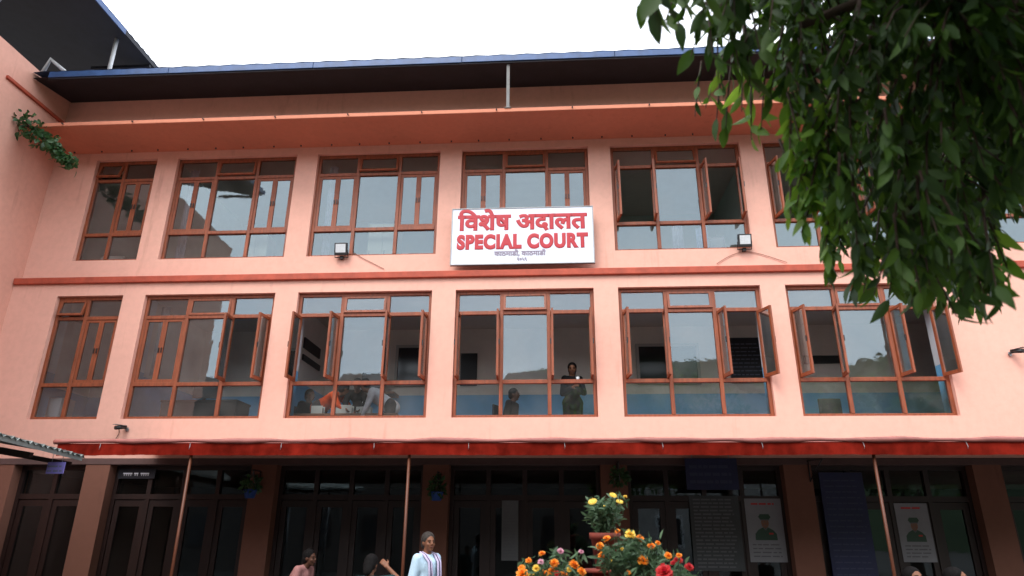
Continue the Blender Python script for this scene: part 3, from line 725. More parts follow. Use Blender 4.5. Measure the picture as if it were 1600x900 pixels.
def person(label, loc, rz, skin, hair, top, bottom, lean=0., lean_side=0., sit=False, arms=None, look=(0, 0), scale=1., voxel=.016, hairlen=0., sleeves='long', group=None, curl=.5, extra=None, female=False):
    t = thing('person', label, 'person', loc, rz, group); t.scale = (scale,)*3
    u = Vector((math.sin(lean_side), -math.sin(lean)*math.cos(lean_side), math.cos(lean)*math.cos(lean_side))).normalized()
    xs_ = Vector((1, 0, 0)); xs_ = (xs_-u*xs_.dot(u)).normalized(); fw_ = u.cross(xs_)*-1
    fw_ = -fw_ if fw_.y > 0 else fw_
    ph = .50 if sit else .93
    P = Vector((0, 0, ph))
    T = lambda s_, x=0, f=0: P+u*s_+xs_*x+fw_*f
    shw = .14 if female else .152
    sh = {-1: T(.455, -shw), 1: T(.455, shw)}
    hip = {-1: P+xs_*-.09, 1: P+xs_*.09}
    if sit:
        kn = {s_: P+Vector((s_*.11, -.44, .0)) for s_ in (-1, 1)}; an = {s_: Vector((s_*.11, -.42, .075)) for s_ in (-1, 1)}
    else:
        kn = {s_: Vector((s_*.095, -.015, .49)) for s_ in (-1, 1)}; an = {s_: Vector((s_*.10, .015, .08)) for s_ in (-1, 1)}
    arms = arms or {}
    el = {}; wr_ = {}
    for s_ in (-1, 1):
        e_, w_ = arms.get(s_, ((.05*s_, .03, -.29), (.03*s_, -.05, -.53)))
        el[s_] = sh[s_]+Vector(e_); wr_[s_] = sh[s_]+Vector(w_)
    # head
    yw, pt = look; HR = (Matrix.Rotation(R(yw), 3, 'Z') @ Matrix.Rotation(R(pt), 3, 'X'))
    nb = T(.50); Hc = T(.50)+(u*.6+Vector((0, 0, .4))).normalized()*.145+fw_*.025
    H = lambda x, y, z: Hc+HR @ Vector((x, y, z))
    b = MB()
    MR = HR.to_4x4()
    b.ball(H(0, .012, .025), .074, .092, .092, 16, 10, 0, MR); b.ball(H(0, -.02, -.03), .058, .068, .082, 14, 10, 0, MR)
    b.ball(H(0, -.058, -.088), .026, .022, .022, 10, 8); b.ball(H(0, -.07, .022), .045, .022, .015, 10, 8, 0, MR)
    cap(b, H(0, -.083, .012), H(0, -.104, -.022), .009, .014, 8)
    for s_ in (-1, 1):
        b.ball(H(.074*s_, .012, -.005), .012, .022, .034, 8, 8, 0, MR); b.ball(H(.04*s_, -.055, -.028), .022, .024, .024, 8, 8)
    cap(b, nb-u*.03, Hc+Vector((0, .015, -.06)), .058, .052)
    cap(b, T(.0), T(.15), .135, .125); cap(b, T(.15), T(.36), .12, .135)
    for s_ in (-1, 1):
        cap(b, T(.36, s_*.06), sh[s_]-u*.02, .10, .055); cap(b, T(.47), sh[s_], .06, .05)
        cap(b, sh[s_], el[s_], .048, .038); cap(b, el[s_], wr_[s_], .036, .025)
        d = (wr_[s_]-el[s_]).normalized(); hand(b, wr_[s_], d, Vector((-s_*.6, -.6, .2)), curl, s_)
        cap(b, hip[s_], kn[s_], .085, .055); cap(b, kn[s_], an[s_], .054, .036)
        cap(b, an[s_]+Vector((0, .02, -.035)), an[s_]+Vector((0, -.15, -.05)), .035, .026)
    body = remeshed('body', b, skin, t, min(voxel, .011) if voxel < .014 else voxel, 2)
    for s_ in (-1, 1):
        e_ = MB(); e_.ball(H(.031*s_, -.081, .004), .010, .007, .0065, 8, 6, 0, MR); e_.build('eye', EYEW, body)
        e_ = MB(); e_.tube([H(.014*s_, -.091, .023), H(.033*s_, -.088, .029), H(.052*s_, -.074, .022)], .003, 5); e_.build('eyebrow', hair, body)
    e_ = MB(); e_.tube([H(-.024, -.086, -.056), H(0, -.093, -.054), H(.024, -.086, -.056)], [.003, .006, .003], 6); e_.build('mouth', LIP, body)
    # hair
    h = MB(); h.ball(H(0, .030, .044), .090, .100, .096, 16, 10, 0, MR)
    h.ball(H(0, .055, -.01), .084, .074, .085, 14, 10, 0, MR)
    if hairlen: h.ball(H(0, .075, -.05), .07, .05, .08+hairlen, 12, 10, 0, MR); h.ball(H(0, .09, .03), .045, .04, .045, 10, 8)
    remeshed('hair', h, hair, t, max(voxel*.8, .010), 1)
    # top
    c = MB(); k = .016
    cap(c, T(-.06), T(.15), .138+k, .124+k); cap(c, T(.15), T(.36), .120+k, .130+k)
    for s_ in (-1, 1):
        cap(c, T(.36, s_*.06), sh[s_]-u*.02, .098+k, .052+k); cap(c, T(.465), sh[s_], .055+k, .045+k)
        if sleeves == 'long':
            cap(c, sh[s_], el[s_], .058+k, .044+k); cap(c, el[s_], wr_[s_]+(el[s_]-wr_[s_])*.06, .042+k, .030+k*.6)
        else:
            cap(c, sh[s_], sh[s_]+(el[s_]-sh[s_])*.72, .052+k, .052+k)
    remeshed('shirt', c, top, t, voxel*1.15, 3)
    # bottom
    c = MB()
    for s_ in (-1, 1):
        cap(c, P+u*.03+xs_*s_*.05, hip[s_], .12+k, .10+k); cap(c, hip[s_], kn[s_], .095+k, .064+k); cap(c, kn[s_], an[s_]+Vector((0, 0, .03)), .062+k, .05+k)
    remeshed('trousers', c, bottom, t, voxel*1.3, 3)
    for s_ in (-1, 1):
        c = MB(); cap(c, an[s_]+Vector((0, .03, -.035)), an[s_]+Vector((0, -.15, -.045)), .042, .034); c.build('shoe', BLACK, t)
    if extra: extra(t, T, H, sh, wr_)
    return t
C_WHITE = cloth('pale_blue_shirt', (.46, .62, .74)); C_PINK = cloth('dusty_pink_shirt', (.34, .16, .15)); C_TEAL = cloth('dark_teal_shirt', (.014, .04, .045))
C_DARK = cloth('dark_coat', (.010, .010, .011)); C_ORNG = cloth('orange_red_jacket', (.62, .085, .022)); C_WSH = cloth('white_shirt', (.72, .72, .76)); C_GREY = cloth('dark_grey_trousers', (.05, .05, .055))
C_BRN = cloth('brown_jacket', (.08, .045, .035))
SCARFM = mat('striped_scarf', (.48, .42, .58), .85, 0, 1)
def scarf(t, T, H, sh, wr_):
    for s_ in (-1, 1):
        mb = MB(); dark = MB()
        pts = [T(.52, .0, -.085), T(.53, s_*.07, -.03), T(.50, s_*.085, .07), T(.42, s_*.075, .155), T(.28, s_*.07, .175), T(.12, s_*.075, .178), T(-.02, s_*.08, .182)]
        for off, w_, tgt in ((-.020, .014, mb), (0, .012, dark), (.020, .014, mb)):
            tgt.tube([p+Vector((off, 0, 0)) for p in pts], w_, 6)
        sc_ = mb.build('scarf', SCARFM, t); dark.build('scarf_stripe', mat('scarf_dark_stripe', (.07, .06, .12), .85), sc_)
p = at(668, 850, 9.15)
person('man in a pale blue shirt with a striped scarf standing near the awning', (p.x-.0, p.y, 0), R(50), SKIN, HAIRG, C_WHITE, C_GREY, scale=.985, voxel=.011, sleeves='short', look=(-14, -4), extra=scarf)
p = at(470, 890, 10.4)
person('stooping man in a dusty pink shirt at the lower left', (p.x-.16, p.y+.05, 0), R(74), SKIND, HAIRK, C_PINK, C_GREY, lean=.55, scale=.90, voxel=.012, sleeves='short', look=(0, 0))
p = at(573, 880, 8.0)
person('dark haired person in a teal top bending with one hand raised to the head', (p.x, p.y, 0), R(172), SKIN, HAIRK, C_TEAL, C_GREY, scale=.85, voxel=.012, sleeves='short', hairlen=.03,
       arms={-1: ((-.25, -.03, .03), (-.08, -.06, .17))}, female=True, lean=.22, look=(0, 25))
for px, py, d, rz, lab, c in ((1424, 886, 9.2, 160, 'seated person in brown whose head shows under the dim poster', C_BRN), (1490, 886, 9.4, 200, 'seated person in dark clothes at the lower right beside another', C_DARK)):
    p = at(px, py, d)
    person(lab, (p.x, p.y, 0), R(rz-150), SKIN, HAIRK, c, C_GREY, sit=True, look=(0, -14), scale=1.06, voxel=.016)
    b = thing('bench', 'low wooden bench under the '+('brown clad' if c is C_BRN else 'dark clad')+' seated person', 'bench', (p.x, p.y, 0), R(rz-150))
    mb = MB(); mb.box(-.3, .3, -.2, .2, .33, .37); mb.build('seat', DESKW, b)
    for sx in (-.25, .25):
        for sy in (-.15, .15):
            mb = MB(); mb.box(sx-.02, sx+.02, sy-.02, sy+.02, 0, .33); mb.build('leg', DESKW, b)
# people upstairs
def cup(t, T, H, sh, wr_):
    mb = MB(); c = wr_[1]+Vector((-.03, -.06, .04)); mb.lathe([(0, 0), (.028, 0), (.034, .085), (.030, .085), (.026, .01)], 12, 0, c); mb.build('cup', WHITE, t)
FLR = 3.035
person('woman in dark clothes standing at the open middle window with a cup', (2.16, .78, FLR), R(12), SKIN, HAIRK, C_DARK, C_DARK, scale=1.0, voxel=.014, hairlen=.05, female=True, look=(-14, 4),
       arms={1: ((.07, -.05, -.26), (-.07, -.22, -.14)), -1: ((-.05, -.02, -.28), (.08, -.20, -.20))}, extra=cup)
def chair(x, y, rz, label, col):
    t = thing('office_chair', label, 'chair', (x, y, FLR), rz)
    mb = MB(); mb.box(-.21, .21, -.21, .21, .41, .46); bevel(mb.build('seat', col, t), .02)
    mb = MB(); mb.box(-.2, .2, .20, .24, .52, .95); bevel(mb.build('backrest', col, t), .03, 3)
    for sx in (-1, 1):
        mb = MB(); mb.tube([(sx*.17, .22, .3), (sx*.17, .23, .8)], .013, 6); mb.build('back_post', BLACK, t)
        for sy in (-1, 1):
            mb = MB(); mb.tube([(sx*.19, sy*.19, .41), (sx*.2, sy*.21, 0)], .014, 6); mb.build('leg', BLACK, t)
    return t
CH = mat('black_chair_cloth', (.02, .02, .024), .8)
D_ = 1.0
person('dark clothed person sitting at the left end of the desk upstairs', (-3.02, D_, FLR), R(60), SKIND, HAIRK, C_DARK, C_GREY, sit=True, scale=1.0, lean=.15)
reach = {-1: ((-.05, -.16, -.22), (.02, -.30, -.36)), 1: ((.05, -.16, -.22), (-.02, -.30, -.36))}
person('person in an orange red jacket bending over the desk upstairs', (-2.72, D_-.05, FLR), R(72), SKIN, HAIRK, C_ORNG, C_GREY, lean=1.12, look=(60, 30), arms=reach, scale=.98)
person('dark haired person leaning in between the orange jacket and the white shirt', (-2.0, D_+.25, FLR), R(5), SKIN, HAIRK, C_DARK, C_GREY, lean=.95, look=(0, 40), arms=reach, scale=.98)
person('person in a white shirt leaning over the desk upstairs', (-1.32, D_-.12, FLR), R(-66), SKIN, HAIRK, C_WSH, C_GREY, lean=1.0, look=(-60, 30), arms={-1: ((-.06, -.10, -.26), (.10, -.20, -.38)), 1: ((.06, -.08, -.27), (-.02, -.16, -.50))}, scale=.98)
person('dark figure seated behind the middle window next to the blue wall', (.93, 1.0, FLR), R(70), SKIND, HAIRK, C_DARK, C_GREY, sit=True, lean=.2)
for x, y, rz, lab in ((-3.02, D_, 60, 'black chair at the left end of the upstairs desk'), (.93, 1.0, 70, 'black chair under the dark figure by the blue wall')):
    chair(x, y, R(rz), lab, CH)
chair(6.74, .78, R(180), 'empty black chair standing inside the right lower window', CH)
t = thing('desk', 'long narrow desk behind the third lower window', 'desk', (-2.25, .68, FLR))
mb = MB(); mb.box(-1.0, 1.15, -.16, .12, .69, .72); mb.build('desk_top', DESKW, t)
for sx in (-.96, 1.11):
    mb = MB(); mb.box(sx-.02, sx+.02, -.15, .11, 0, .69); mb.build('side_panel', DESKW, t)
for x0, x1, h_, lab in ((-2.74, -2.52, .15, 'leftmost'), (-2.28, -1.96, .16, 'wide middle'), (-1.88, -1.60, .13, 'rightmost')):
    o = thing('document_tray', lab+' pale document tray on the upstairs desk', 'tray', ((x0+x1)/2, .60, FLR+.72), 0, 'document trays on the desk')
    mb = MB(); w_ = (x1-x0)/2; mb.box(-w_, w_, -.04, -.03, 0, h_); mb.box(-w_, w_, .08, .09, 0, h_); mb.box(-w_, w_, -.03, .08, 0, .01); bevel(mb.build('tray_body', STEELA, o), .004)
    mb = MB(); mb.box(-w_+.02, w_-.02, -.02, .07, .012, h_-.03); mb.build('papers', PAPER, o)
def monitor(x, y, z, rz, label, m=BLACK, w_=.46, h_=.28):
    t = thing('monitor', label, 'monitor', (x, y, z), rz)
    mb = MB(); mb.box(-w_/2, w_/2, 0, .04, .08, .08+h_); bevel(mb.build('screen_case', m, t), .01)
    mb = MB(); mb.face([(-w_/2+.02, -.002, .10), (w_/2-.02, -.002, .10), (w_/2-.02, -.002, .06+h_), (-w_/2+.02, -.002, .06+h_)]); mb.build('screen', mat('screen_grey', (.16, .17, .17), .25), t)
    mb = MB(); mb.box(-.03, .03, .02, .05, 0, .1); mb.box(-.1, .1, -.05, .09, 0, .012); mb.build('stand', m, t)
def cabinet(x, y, z, w_, d, h_, label, m, doors=2):
    t = thing('cabinet', label, 'cabinet', (x, y, z))
    mb = MB(); mb.box(-w_/2, w_/2, 0, d, 0, h_); bevel(mb.build('carcass', m, t), .01)
    for i in range(doors):
        a = -w_/2+i*w_/doors+.008; mb = MB(); mb.box(a, a+w_/doors-.016, -.018, -.001, .02, h_-.02)
        dr = mb.build('door', m, t); mb = MB(); mb.box(a+.03, a+.045, -.032, -.019, h_*.45, h_*.6); mb.build('handle', BLACK, dr)
cabinet(-1.62, .55, 6.13, .62, .35, 1.52, 'pale green cabinet behind the third upper window from the left', BEIGE)
cabinet(-4.3, .6, 6.13, .5, .4, 1.35, 'pale cabinet behind the second upper window', BEIGE)
sp = atY(80, 621, .52); cabinet(sp.x, .52, 3.04, .50, .35, sp.z-3.04, 'white stove like cabinet behind the leftmost lower window', WHITE, 1)
cabinet(-7.35, .62, 6.13, .5, .35, .95, 'pale box cabinet behind the leftmost upper window', STEELA, 1)
t = thing('desk', 'dark desk behind the second lower window', 'desk', (-4.9, .78, FLR))
mb = MB(); mb.box(-.75, .75, -.3, .3, .94, .98); mb.build('desk_top', CH, t)
for sx in (-.72, .72): mb = MB(); mb.box(sx-.02, sx+.02, -.28, .28, 0, .94); mb.build('side_panel', CH, t)
mb = MB(); mb.box(-.70, .70, -.27, -.25, .2, .94); mb.build('front_panel', CH, t)
monitor(-4.95, .78, FLR+.98, R(190), 'black monitor on the dark desk behind the second lower window')
t = thing('desk', 'desk behind the right upper window carrying a dark monitor', 'desk', (4.75, 1.0, 6.13))
mb = MB(); mb.box(-.8, .75, -.3, .3, .74, .78); mb.build('desk_top', DESKW, t)
for sx in (-.77, .72): mb = MB(); mb.box(sx-.02, sx+.02, -.28, .28, 0, .74); mb.build('side_panel', DESKW, t)
monitor(5.05, .9, 6.91, R(170), 'dark monitor on the desk inside the open upper window', BLACK, .5, .34)
# wall pieces of the lower rooms
def wall_window(x0, x1, z0, z1, label):
    t = thing('interior_window', label, 'window', ((x0+x1)/2, 2.72, z0)); w_ = x1-x0; h_ = z1-z0
    mb = MB(); q = .06
    for a in ((-w_/2, -w_/2+q, 0, h_), (w_/2-q, w_/2, 0, h_), (-w_/2+q, w_/2-q, 0, q), (-w_/2+q, w_/2-q, h_-q, h_), (-.03, .03, q, h_-q)): mb.box(a[0], a[1], -.05, .02, a[2], a[3])
    mb.build('frame', mat('white_inner_frame', (.50, .47, .44), .6), t)
    for a, b in ((-w_/2+q, -.03), (.03, w_/2-q)):
        mb = MB(); mb.box(a, b, -.02, .0, q, h_-q); mb.build('pane', mat('dark_inner_glass', (.02, .022, .026), .15), t)
wall_window(3.62, 4.98, 4.72, 5.62, 'pale framed inner window on the back wall behind the fifth lower window')
wall_window(-1.72, -.42, 4.72, 5.65, 'pale framed inner window on the back wall behind the white shirted person')
def wall_board(x0, x1, z0, z1, label, m, lettering=False, y=2.70, cat='board'):
    t = thing('wall_board', label, cat, ((x0+x1)/2, y, z0)); w_ = x1-x0; h_ = z1-z0
    mb = MB(); mb.box(-w_/2, w_/2, 0, .03, 0, h_); mb.build('board', m, t)
    if lettering: lines(t, w_, [.08+i*.085 for i in range(int((h_-.1)/.085))], NAVYT, 'board_lettering', 12, -.002, .022, xm=.05)
    return t
wall_board(5.62, 6.34, 4.74, 5.74, 'black notice board with rows of white lettering behind the fifth lower window', mat('black_board', (.012, .013, .022), .5), True)
def atX(px, py, x):
    d = FW + R2*((px-800)/FPX) - U2*((py-450)/FPX)
    return CAM + d*((x-CAM.x)/d.x)
for ya, yb, za, zb, lab in ((526, 543, 474, 502, 'upper dark plaque on the side wall left of the orange jacket'), (553, 562, 472, 501, 'lower dark plaque on the side wall left of the orange jacket')):
    p = atX(za, yb, -3.29); q = atX(zb, ya, -3.29)
    y0_, y1_ = min(p.y, q.y), max(p.y, q.y); y1_ = min(y1_, 2.7)
    t = thing('wall_board', lab, 'board', (-3.298, y0_, p.z)); mb = MB(); mb.box(.0, .03, 0, y1_-y0_, 0, .22 if ya < 540 else .12); mb.build('board', BLACK, t)
wall_board(-.25, .12, 4.72, 5.45, 'dark framed picture at the left of the middle lower window', BLACK, cat='picture')
wall_board(7.2, 8.0, 5.15, 5.32, 'black plaque on the back wall behind the right lower window', BLACK)
monitor(-2.1, 2.35, 4.52, 0, 'small grey screen standing by the back wall of the office', BLACK, .5, .36)
t = thing('shelf', 'narrow wall shelf under the small grey screen', 'shelf', (-2.1, 2.55, 4.46)); mb = MB(); mb.box(-.5, .5, -.3, .17, 0, .055); mb.build('shelf_board', DESKW, t)
# pale curtains inside the upper windows
CURT = cloth('pale_lilac_curtain', (.42, .43, .50))
def curtain(x0, x1, z0, z1, y, label, m=CURT):
    mb = MB(); n = 40
    for i in range(n):
        a = x0+(x1-x0)*i/n; b = x0+(x1-x0)*(i+1)/n; f_ = lambda x: y+.03*math.sin((x-x0)*55)
        mb.face([(a, f_(a), z0), (b, f_(b), z0), (b, f_(b), z1), (a, f_(a), z1)], 0, True)
    o = mb.build('curtain', m); so_ = o.modifiers.new('s', 'SOLIDIFY'); so_.thickness = .006
    tag(o, label, 'curtain'); return o
curtain(-5.93, -5.72, 6.5, 9.0, .5, 'pale curtain at the left jamb of the second upper window')
curtain(-2.86, -2.70, 6.5, 9.0, .5, 'pale curtain at the left jamb of the third upper window')
curtain(4.25, 4.45, 6.4, 7.6, .75, 'short pale cloth hanging inside the open upper window')
curtain(4.72, 4.95, 6.4, 7.5, .75, 'bluish cloth hanging right of the short pale cloth', cloth('blue_cloth', (.30, .36, .50)))
curtain(-5.98, -5.80, 4.5, 5.9, .5, 'pale curtain at the left jamb of the second lower window')

# ------------------------------------------------------------------ marigolds on a tiered stand
FC = at(940, 900, 5.6)
t = thing('flower_stand', 'tiered masonry flower stand carrying the marigold pots', 'plant stand', (FC.x+.12, FC.y+.05, 0))
mb = MB(); mb.lathe([(0, 0), (.95, 0), (.95, .86), (.93, .88), (0, .88)], 32); mb.build('lower_tier', TERRA, t)
mb = MB(); mb.lathe([(0, .88), (.42, .88), (.42, 1.02), (.40, 1.04), (0, 1.04)], 28); mb.build('upper_tier', TERRA, t)
mb = MB(); mb.tube([(-.12, -.02, 1.04), (-.12, -.02, 1.385)], .07, 14); mb.lathe([(0, 1.385), (.14, 1.385), (.14, 1.41), (0, 1.41)], 20, 0, (-.12, -.02, 0)); mb.build('pedestal', TERRA, t)
def bloom(r, seed, m, nm='flower'):
    rn = random.Random(seed); mb = MB()
    for ring, (nr, tilt, ln) in enumerate(((11, -.15, 1.), (10, .25, .92), (9, .65, .78), (7, 1.05, .6), (4, 1.4, .42))):
        for i in range(nr):
            a = 2*math.pi*(i+rn.random()*.5)/nr+ring; tl = tilt+rn.uniform(-.15, .15)
            d = Vector((math.cos(a)*math.cos(tl), math.sin(a)*math.cos(tl), math.sin(tl))); s_ = Vector((-math.sin(a), math.cos(a), 0)); L_ = r*ln*rn.uniform(.9, 1.1)
            up_ = d.cross(s_)*-1; w_ = r*.30
            p0 = d*r*.12; p1 = d*L_*.7; p2 = d*L_+Vector((0, 0, r*.10*rn.uniform(-1, 1.5)))
            b = len(mb.v); mb.v += [tuple(p0-s_*w_*.3), tuple(p0+s_*w_*.3), tuple(p1-s_*w_), tuple(p1+s_*w_), tuple(p2-s_*w_*.7), tuple(p2+s_*w_*.7)]
            mb.f += [(b, b+1, b+3, b+2), (b+2, b+3, b+5, b+4)]; mb.m += [0, 0]; mb.sm += [False, False]
    mb.ball((0, 0, -r*.15), r*.32, r*.32, r*.42, 8, 6, 1)
    return mb.mesh(nm, [m, LEAFM])
BL = {k: [bloom(1, s_, m) for s_ in (1, 2, 3)] for k, m in (('o', PORA), ('y', PYEL), ('r', PRED), ('p', PPNK))}
def flat_bloom(m, seed):
    rn = random.Random(seed); mb = MB()
    for ring, (nr, tl, ln) in enumerate(((14, .1, 1), (12, .3, .8))):
        for i in range(nr):
            a = 2*math.pi*i/nr+ring*.2; d = Vector((math.cos(a)*math.cos(tl), math.sin(a)*math.cos(tl), math.sin(tl))); s_ = Vector((-math.sin(a), math.cos(a), 0))
            b = len(mb.v); mb.v += [tuple(d*.1-s_*.08), tuple(d*.1+s_*.08), tuple(d*ln-s_*.17), tuple(d*ln+s_*.17)]; mb.f.append((b, b+1, b+3, b+2)); mb.m.append(0); mb.sm.append(False)
    mb.ball((0, 0, .05), .3, .3, .14, 8, 5, 0); mb.ball((0, 0, -.2), .25, .25, .3, 8, 5, 1)
    return mb.mesh('flower', [m, LEAFM])
BL['f'] = [flat_bloom(PYEL, 4)]
def marigold(label, center, rad, pot_r, pot_h, base_z, blooms, seed, nleaf=420, potmat=TERRA):
    """center = middle of the foliage; blooms = list of (point, radius, kind)"""
    rn = random.Random(seed); c = Vector(center)
    t = thing('marigold_plant', label, 'plant', (c.x, c.y, base_z), 0, 'potted marigolds on the stand'); o = Vector((c.x, c.y, base_z))
    mb = MB(); mb.lathe([(0, 0), (pot_r*.68, 0), (pot_r*.95, pot_h*.82), (pot_r*1.06, pot_h*.82), (pot_r*1.06, pot_h), (pot_r*.94, pot_h), (pot_r*.9, pot_h*.86), (0, pot_h*.86)], 22); mb.build('pot', potmat, t)
    root = Vector((0, 0, pot_h*.86)); cl_ = c-o
    st = MB(); lf = MB()
    ends = []
    for i in range(26):
        u = Vector((rn.gauss(0, 1), rn.gauss(0, 1), rn.gauss(.35, .8))).normalized()
        ends.append(cl_+Vector((u.x*rad[0], u.y*rad[1], u.z*rad[2]))*rn.uniform(.7, 1))
    for p, r_, k in blooms: ends.append(Vector(p)-o-Vector((0, 0, r_*.6)))
    for e_ in ends:
        m1 = root.lerp(e_, .5)+Vector((rn.uniform(-.03, .03), rn.uniform(-.03, .03), .04)); st.tube([root+Vector((rn.uniform(-.3, .3)*pot_r, rn.uniform(-.3, .3)*pot_r, 0)), m1, e_], [.006, .004, .0028], 5)
        for j in range(nleaf//len(ends)):
            q = m1.lerp(e_, rn.random()**.8) if rn.random() < .8 else root.lerp(m1, rn.random())
            q = q+Vector((rn.gauss(0, .025), rn.gauss(0, .025), rn.gauss(0, .025)))
            d = Vector((rn.gauss(0, 1), rn.gauss(0, 1), rn.gauss(.25, .8))).normalized(); leaf_into(lf, q, d, rn.uniform(.04, .085), rn, .14, .2, .3)
    st.build('stems', LEAFM, t)['kind'] = 'stuff'; lf.build('foliage', LEAFM, t)['kind'] = 'stuff'
    for p, r_, k in blooms:
        out = (Vector(p)-c); out.z = abs(out.z)+.10; out.normalize()
        b = link('flower', rn.choice(BL[k]), t, Vector(p)-o); b.scale = (r_*rn.uniform(.8, 1.2),)*3
        b.rotation_euler = (out*.7+Vector((rn.uniform(-.2, .2), -.25, .5))).to_track_quat('Z', 'Y').to_euler()
def blooms(lst, d, k_px=1050, KF=.52):
    out = []
    for px, py, rp, k in lst:
        dd = d-.12+random.uniform(-.10, .08); out.append((at(px, py, dd), rp*KF/k_px*dd, k))
    return out
c = at(944, 800, 5.6); pz = at(940, 868, 5.6).z
marigold('yellow marigold in a red pot at the top of the stand', c, (.14, .14, .09), .115, .26, 1.41, blooms([(958, 774, 11, 'f'), (926, 784, 11, 'f'), (968, 784, 11, 'f'), (977, 776, 7, 'y'), (945, 790, 5, 'f')], 5.55), 31, 560)
c = at(985, 868, 5.1)
marigold('large orange marigold bush right of the top pot', c, (.26, .2, .16), .15, .24, 1.04, blooms([(985, 835, 14, 'y'), (1000, 841, 11, 'o'), (948, 842, 10, 'o'), (937, 853, 11, 'o'), (940, 868, 12, 'o'), (1005, 876, 16, 'o'), (1018, 853, 13, 'o'), (1028, 848, 9, 'o'), (965, 830, 9, 'o'), (1044, 868, 11, 'o'), (954, 876, 6, 'y'), (982, 895, 8, 'o'), (972, 858, 6, 'y')], 5.0), 32, 900)
c = at(858, 893, 4.9)
marigold('orange and pink marigold bush at the left of the stand', c, (.24, .2, .12), .15, .22, .88, blooms([(847, 865, 11, 'o'), (815, 888, 12, 'o'), (866, 880, 13, 'o'), (897, 882, 12, 'o'), (909, 893, 12, 'o'), (816, 897, 13, 'o'), (876, 861, 9, 'p'), (845, 878, 8, 'p'), (850, 897, 11, 'o'), (881, 898, 11, 'o'), (870, 896, 9, 'r'), (830, 899, 8, 'y'), (908, 862, 6, 'p'), (826, 876, 8, 'o'), (838, 888, 9, 'y'), (862, 893, 9, 'o'), (889, 890, 8, 'y')], 4.85, KF=.58), 33, 760)
c = at(1055, 902, 4.8)
marigold('deep red flowered bush at the right of the stand', c, (.16, .18, .10), .13, .22, .88, blooms([(1038, 894, 20, 'r'), (1060, 875, 15, 'r'), (1077, 886, 15, 'r'), (1061, 868, 9, 'o'), (1052, 880, 9, 'r')], 4.75), 34, 420)

# ------------------------------------------------------------------ the tree overhead
rn = random.Random(11)
def inside(px, py, poly):
    c = False; j = len(poly)-1
    for i in range(len(poly)):
        if (poly[i][1] > py) != (poly[j][1] > py) and px < (poly[j][0]-poly[i][0])*(py-poly[i][1])/(poly[j][1]-poly[i][1])+poly[i][0]: c = not c
        j = i
    return c
CROWN = [(1160, -260), (1160, -40), (1172, 50), (1180, 120), (1225, 150), (1255, 190), (1252, 280), (1272, 360), (1305, 440), (1370, 468), (1450, 470), (1500, 500), (1550, 490), (1580, 470), (1572, 400), (1560, 360), (1600, 330), (1950, 320), (1950, -260)]
trunk_top = Vector((6.9, -9.6, 4.3))
tree = thing('leafy_tree', 'dark leafy tree overhanging the courtyard from the right', 'tree', (7.2, -9.8, 0)); TO = Vector((7.2, -9.8, 0))
mb = MB(); mb.tube([(0, 0, -.1), (0, 0, .3), (-.05, .05, 1.6), (-.12, .12, 3.0), trunk_top-TO], [.34, .24, .2, .17, .15], 14); mb.build('trunk', BARK, tree)
limb_pts = []
for px, py, d in ((1250, 40, 3.6), (1330, 250, 4.4), (1500, 330, 4.2), (1480, 60, 3.4), (1600, -100, 4.6), (1350, -120, 3.9), (1200, -60, 3.4), (1290, 150, 4.6)):
    e_ = at(px, py, d); mid = trunk_top.lerp(e_, .5)+Vector((0, 0, .55)); pts = []
    for k in range(9):
        s_ = k/8; pts.append((trunk_top*(1-s_)**2+mid*2*s_*(1-s_)+e_*s_*s_)-TO)
    mb = MB(); mb.tube(pts, [.09*(1-k/9)+.010 for k in range(9)], 8); mb.build('limb', BARK, tree)
    limb_pts += [p+TO for p in pts[3:]]
leaves = []; tw = MB(); sunlit_pts = set()
def twig(tip, length, nl, size, wid, dirr=None, rad=.0045):
    q = min(limb_pts, key=lambda p: (p-tip).length)
    back = (q-tip); back.z = max(back.z, .05); back = back.normalized()*.55+Vector((rn.uniform(-.3, .3), rn.uniform(-.3, .3), .75+rn.uniform(-.25, .3))); back.normalize()
    if dirr is not None: back = Vector(dirr).normalized()
    s0 = tip+back*length; mid = tip.lerp(s0, .5)+Vector((0, 0, .06*length))
    P = [s0, mid, tip]; tw.tube([p-TO for p in P], [rad*1.5, rad*1.2, rad*.5], 5, 0, False)
    for i in range(nl):
        s_ = (i+rn.random())/nl; p = s0*(1-s_)**2+mid*2*s_*(1-s_)+tip*s_*s_
        d = Vector((rn.gauss(0, .7), rn.gauss(0, .7), -.9)).normalized()*.85-back*.35+Vector((rn.uniform(-.35, .35), rn.uniform(-.35, .35), 0))
        leaves.append((p, d.normalized(), size*rn.uniform(.72, 1.2), wid*rn.uniform(.85, 1.15)))
n = 0
while n < 1150:                       # the dense crown
    px = rn.uniform(1165, 1950); py = rn.uniform(-260, 505)
    if not inside(px, py, CROWN): continue
    if px > 1640 and rn.random() < .5: continue
    d = rn.uniform(3.0, 5.8); twig(at(px, py, d), rn.uniform(.25, .5), 13, .106, .17); n += 1
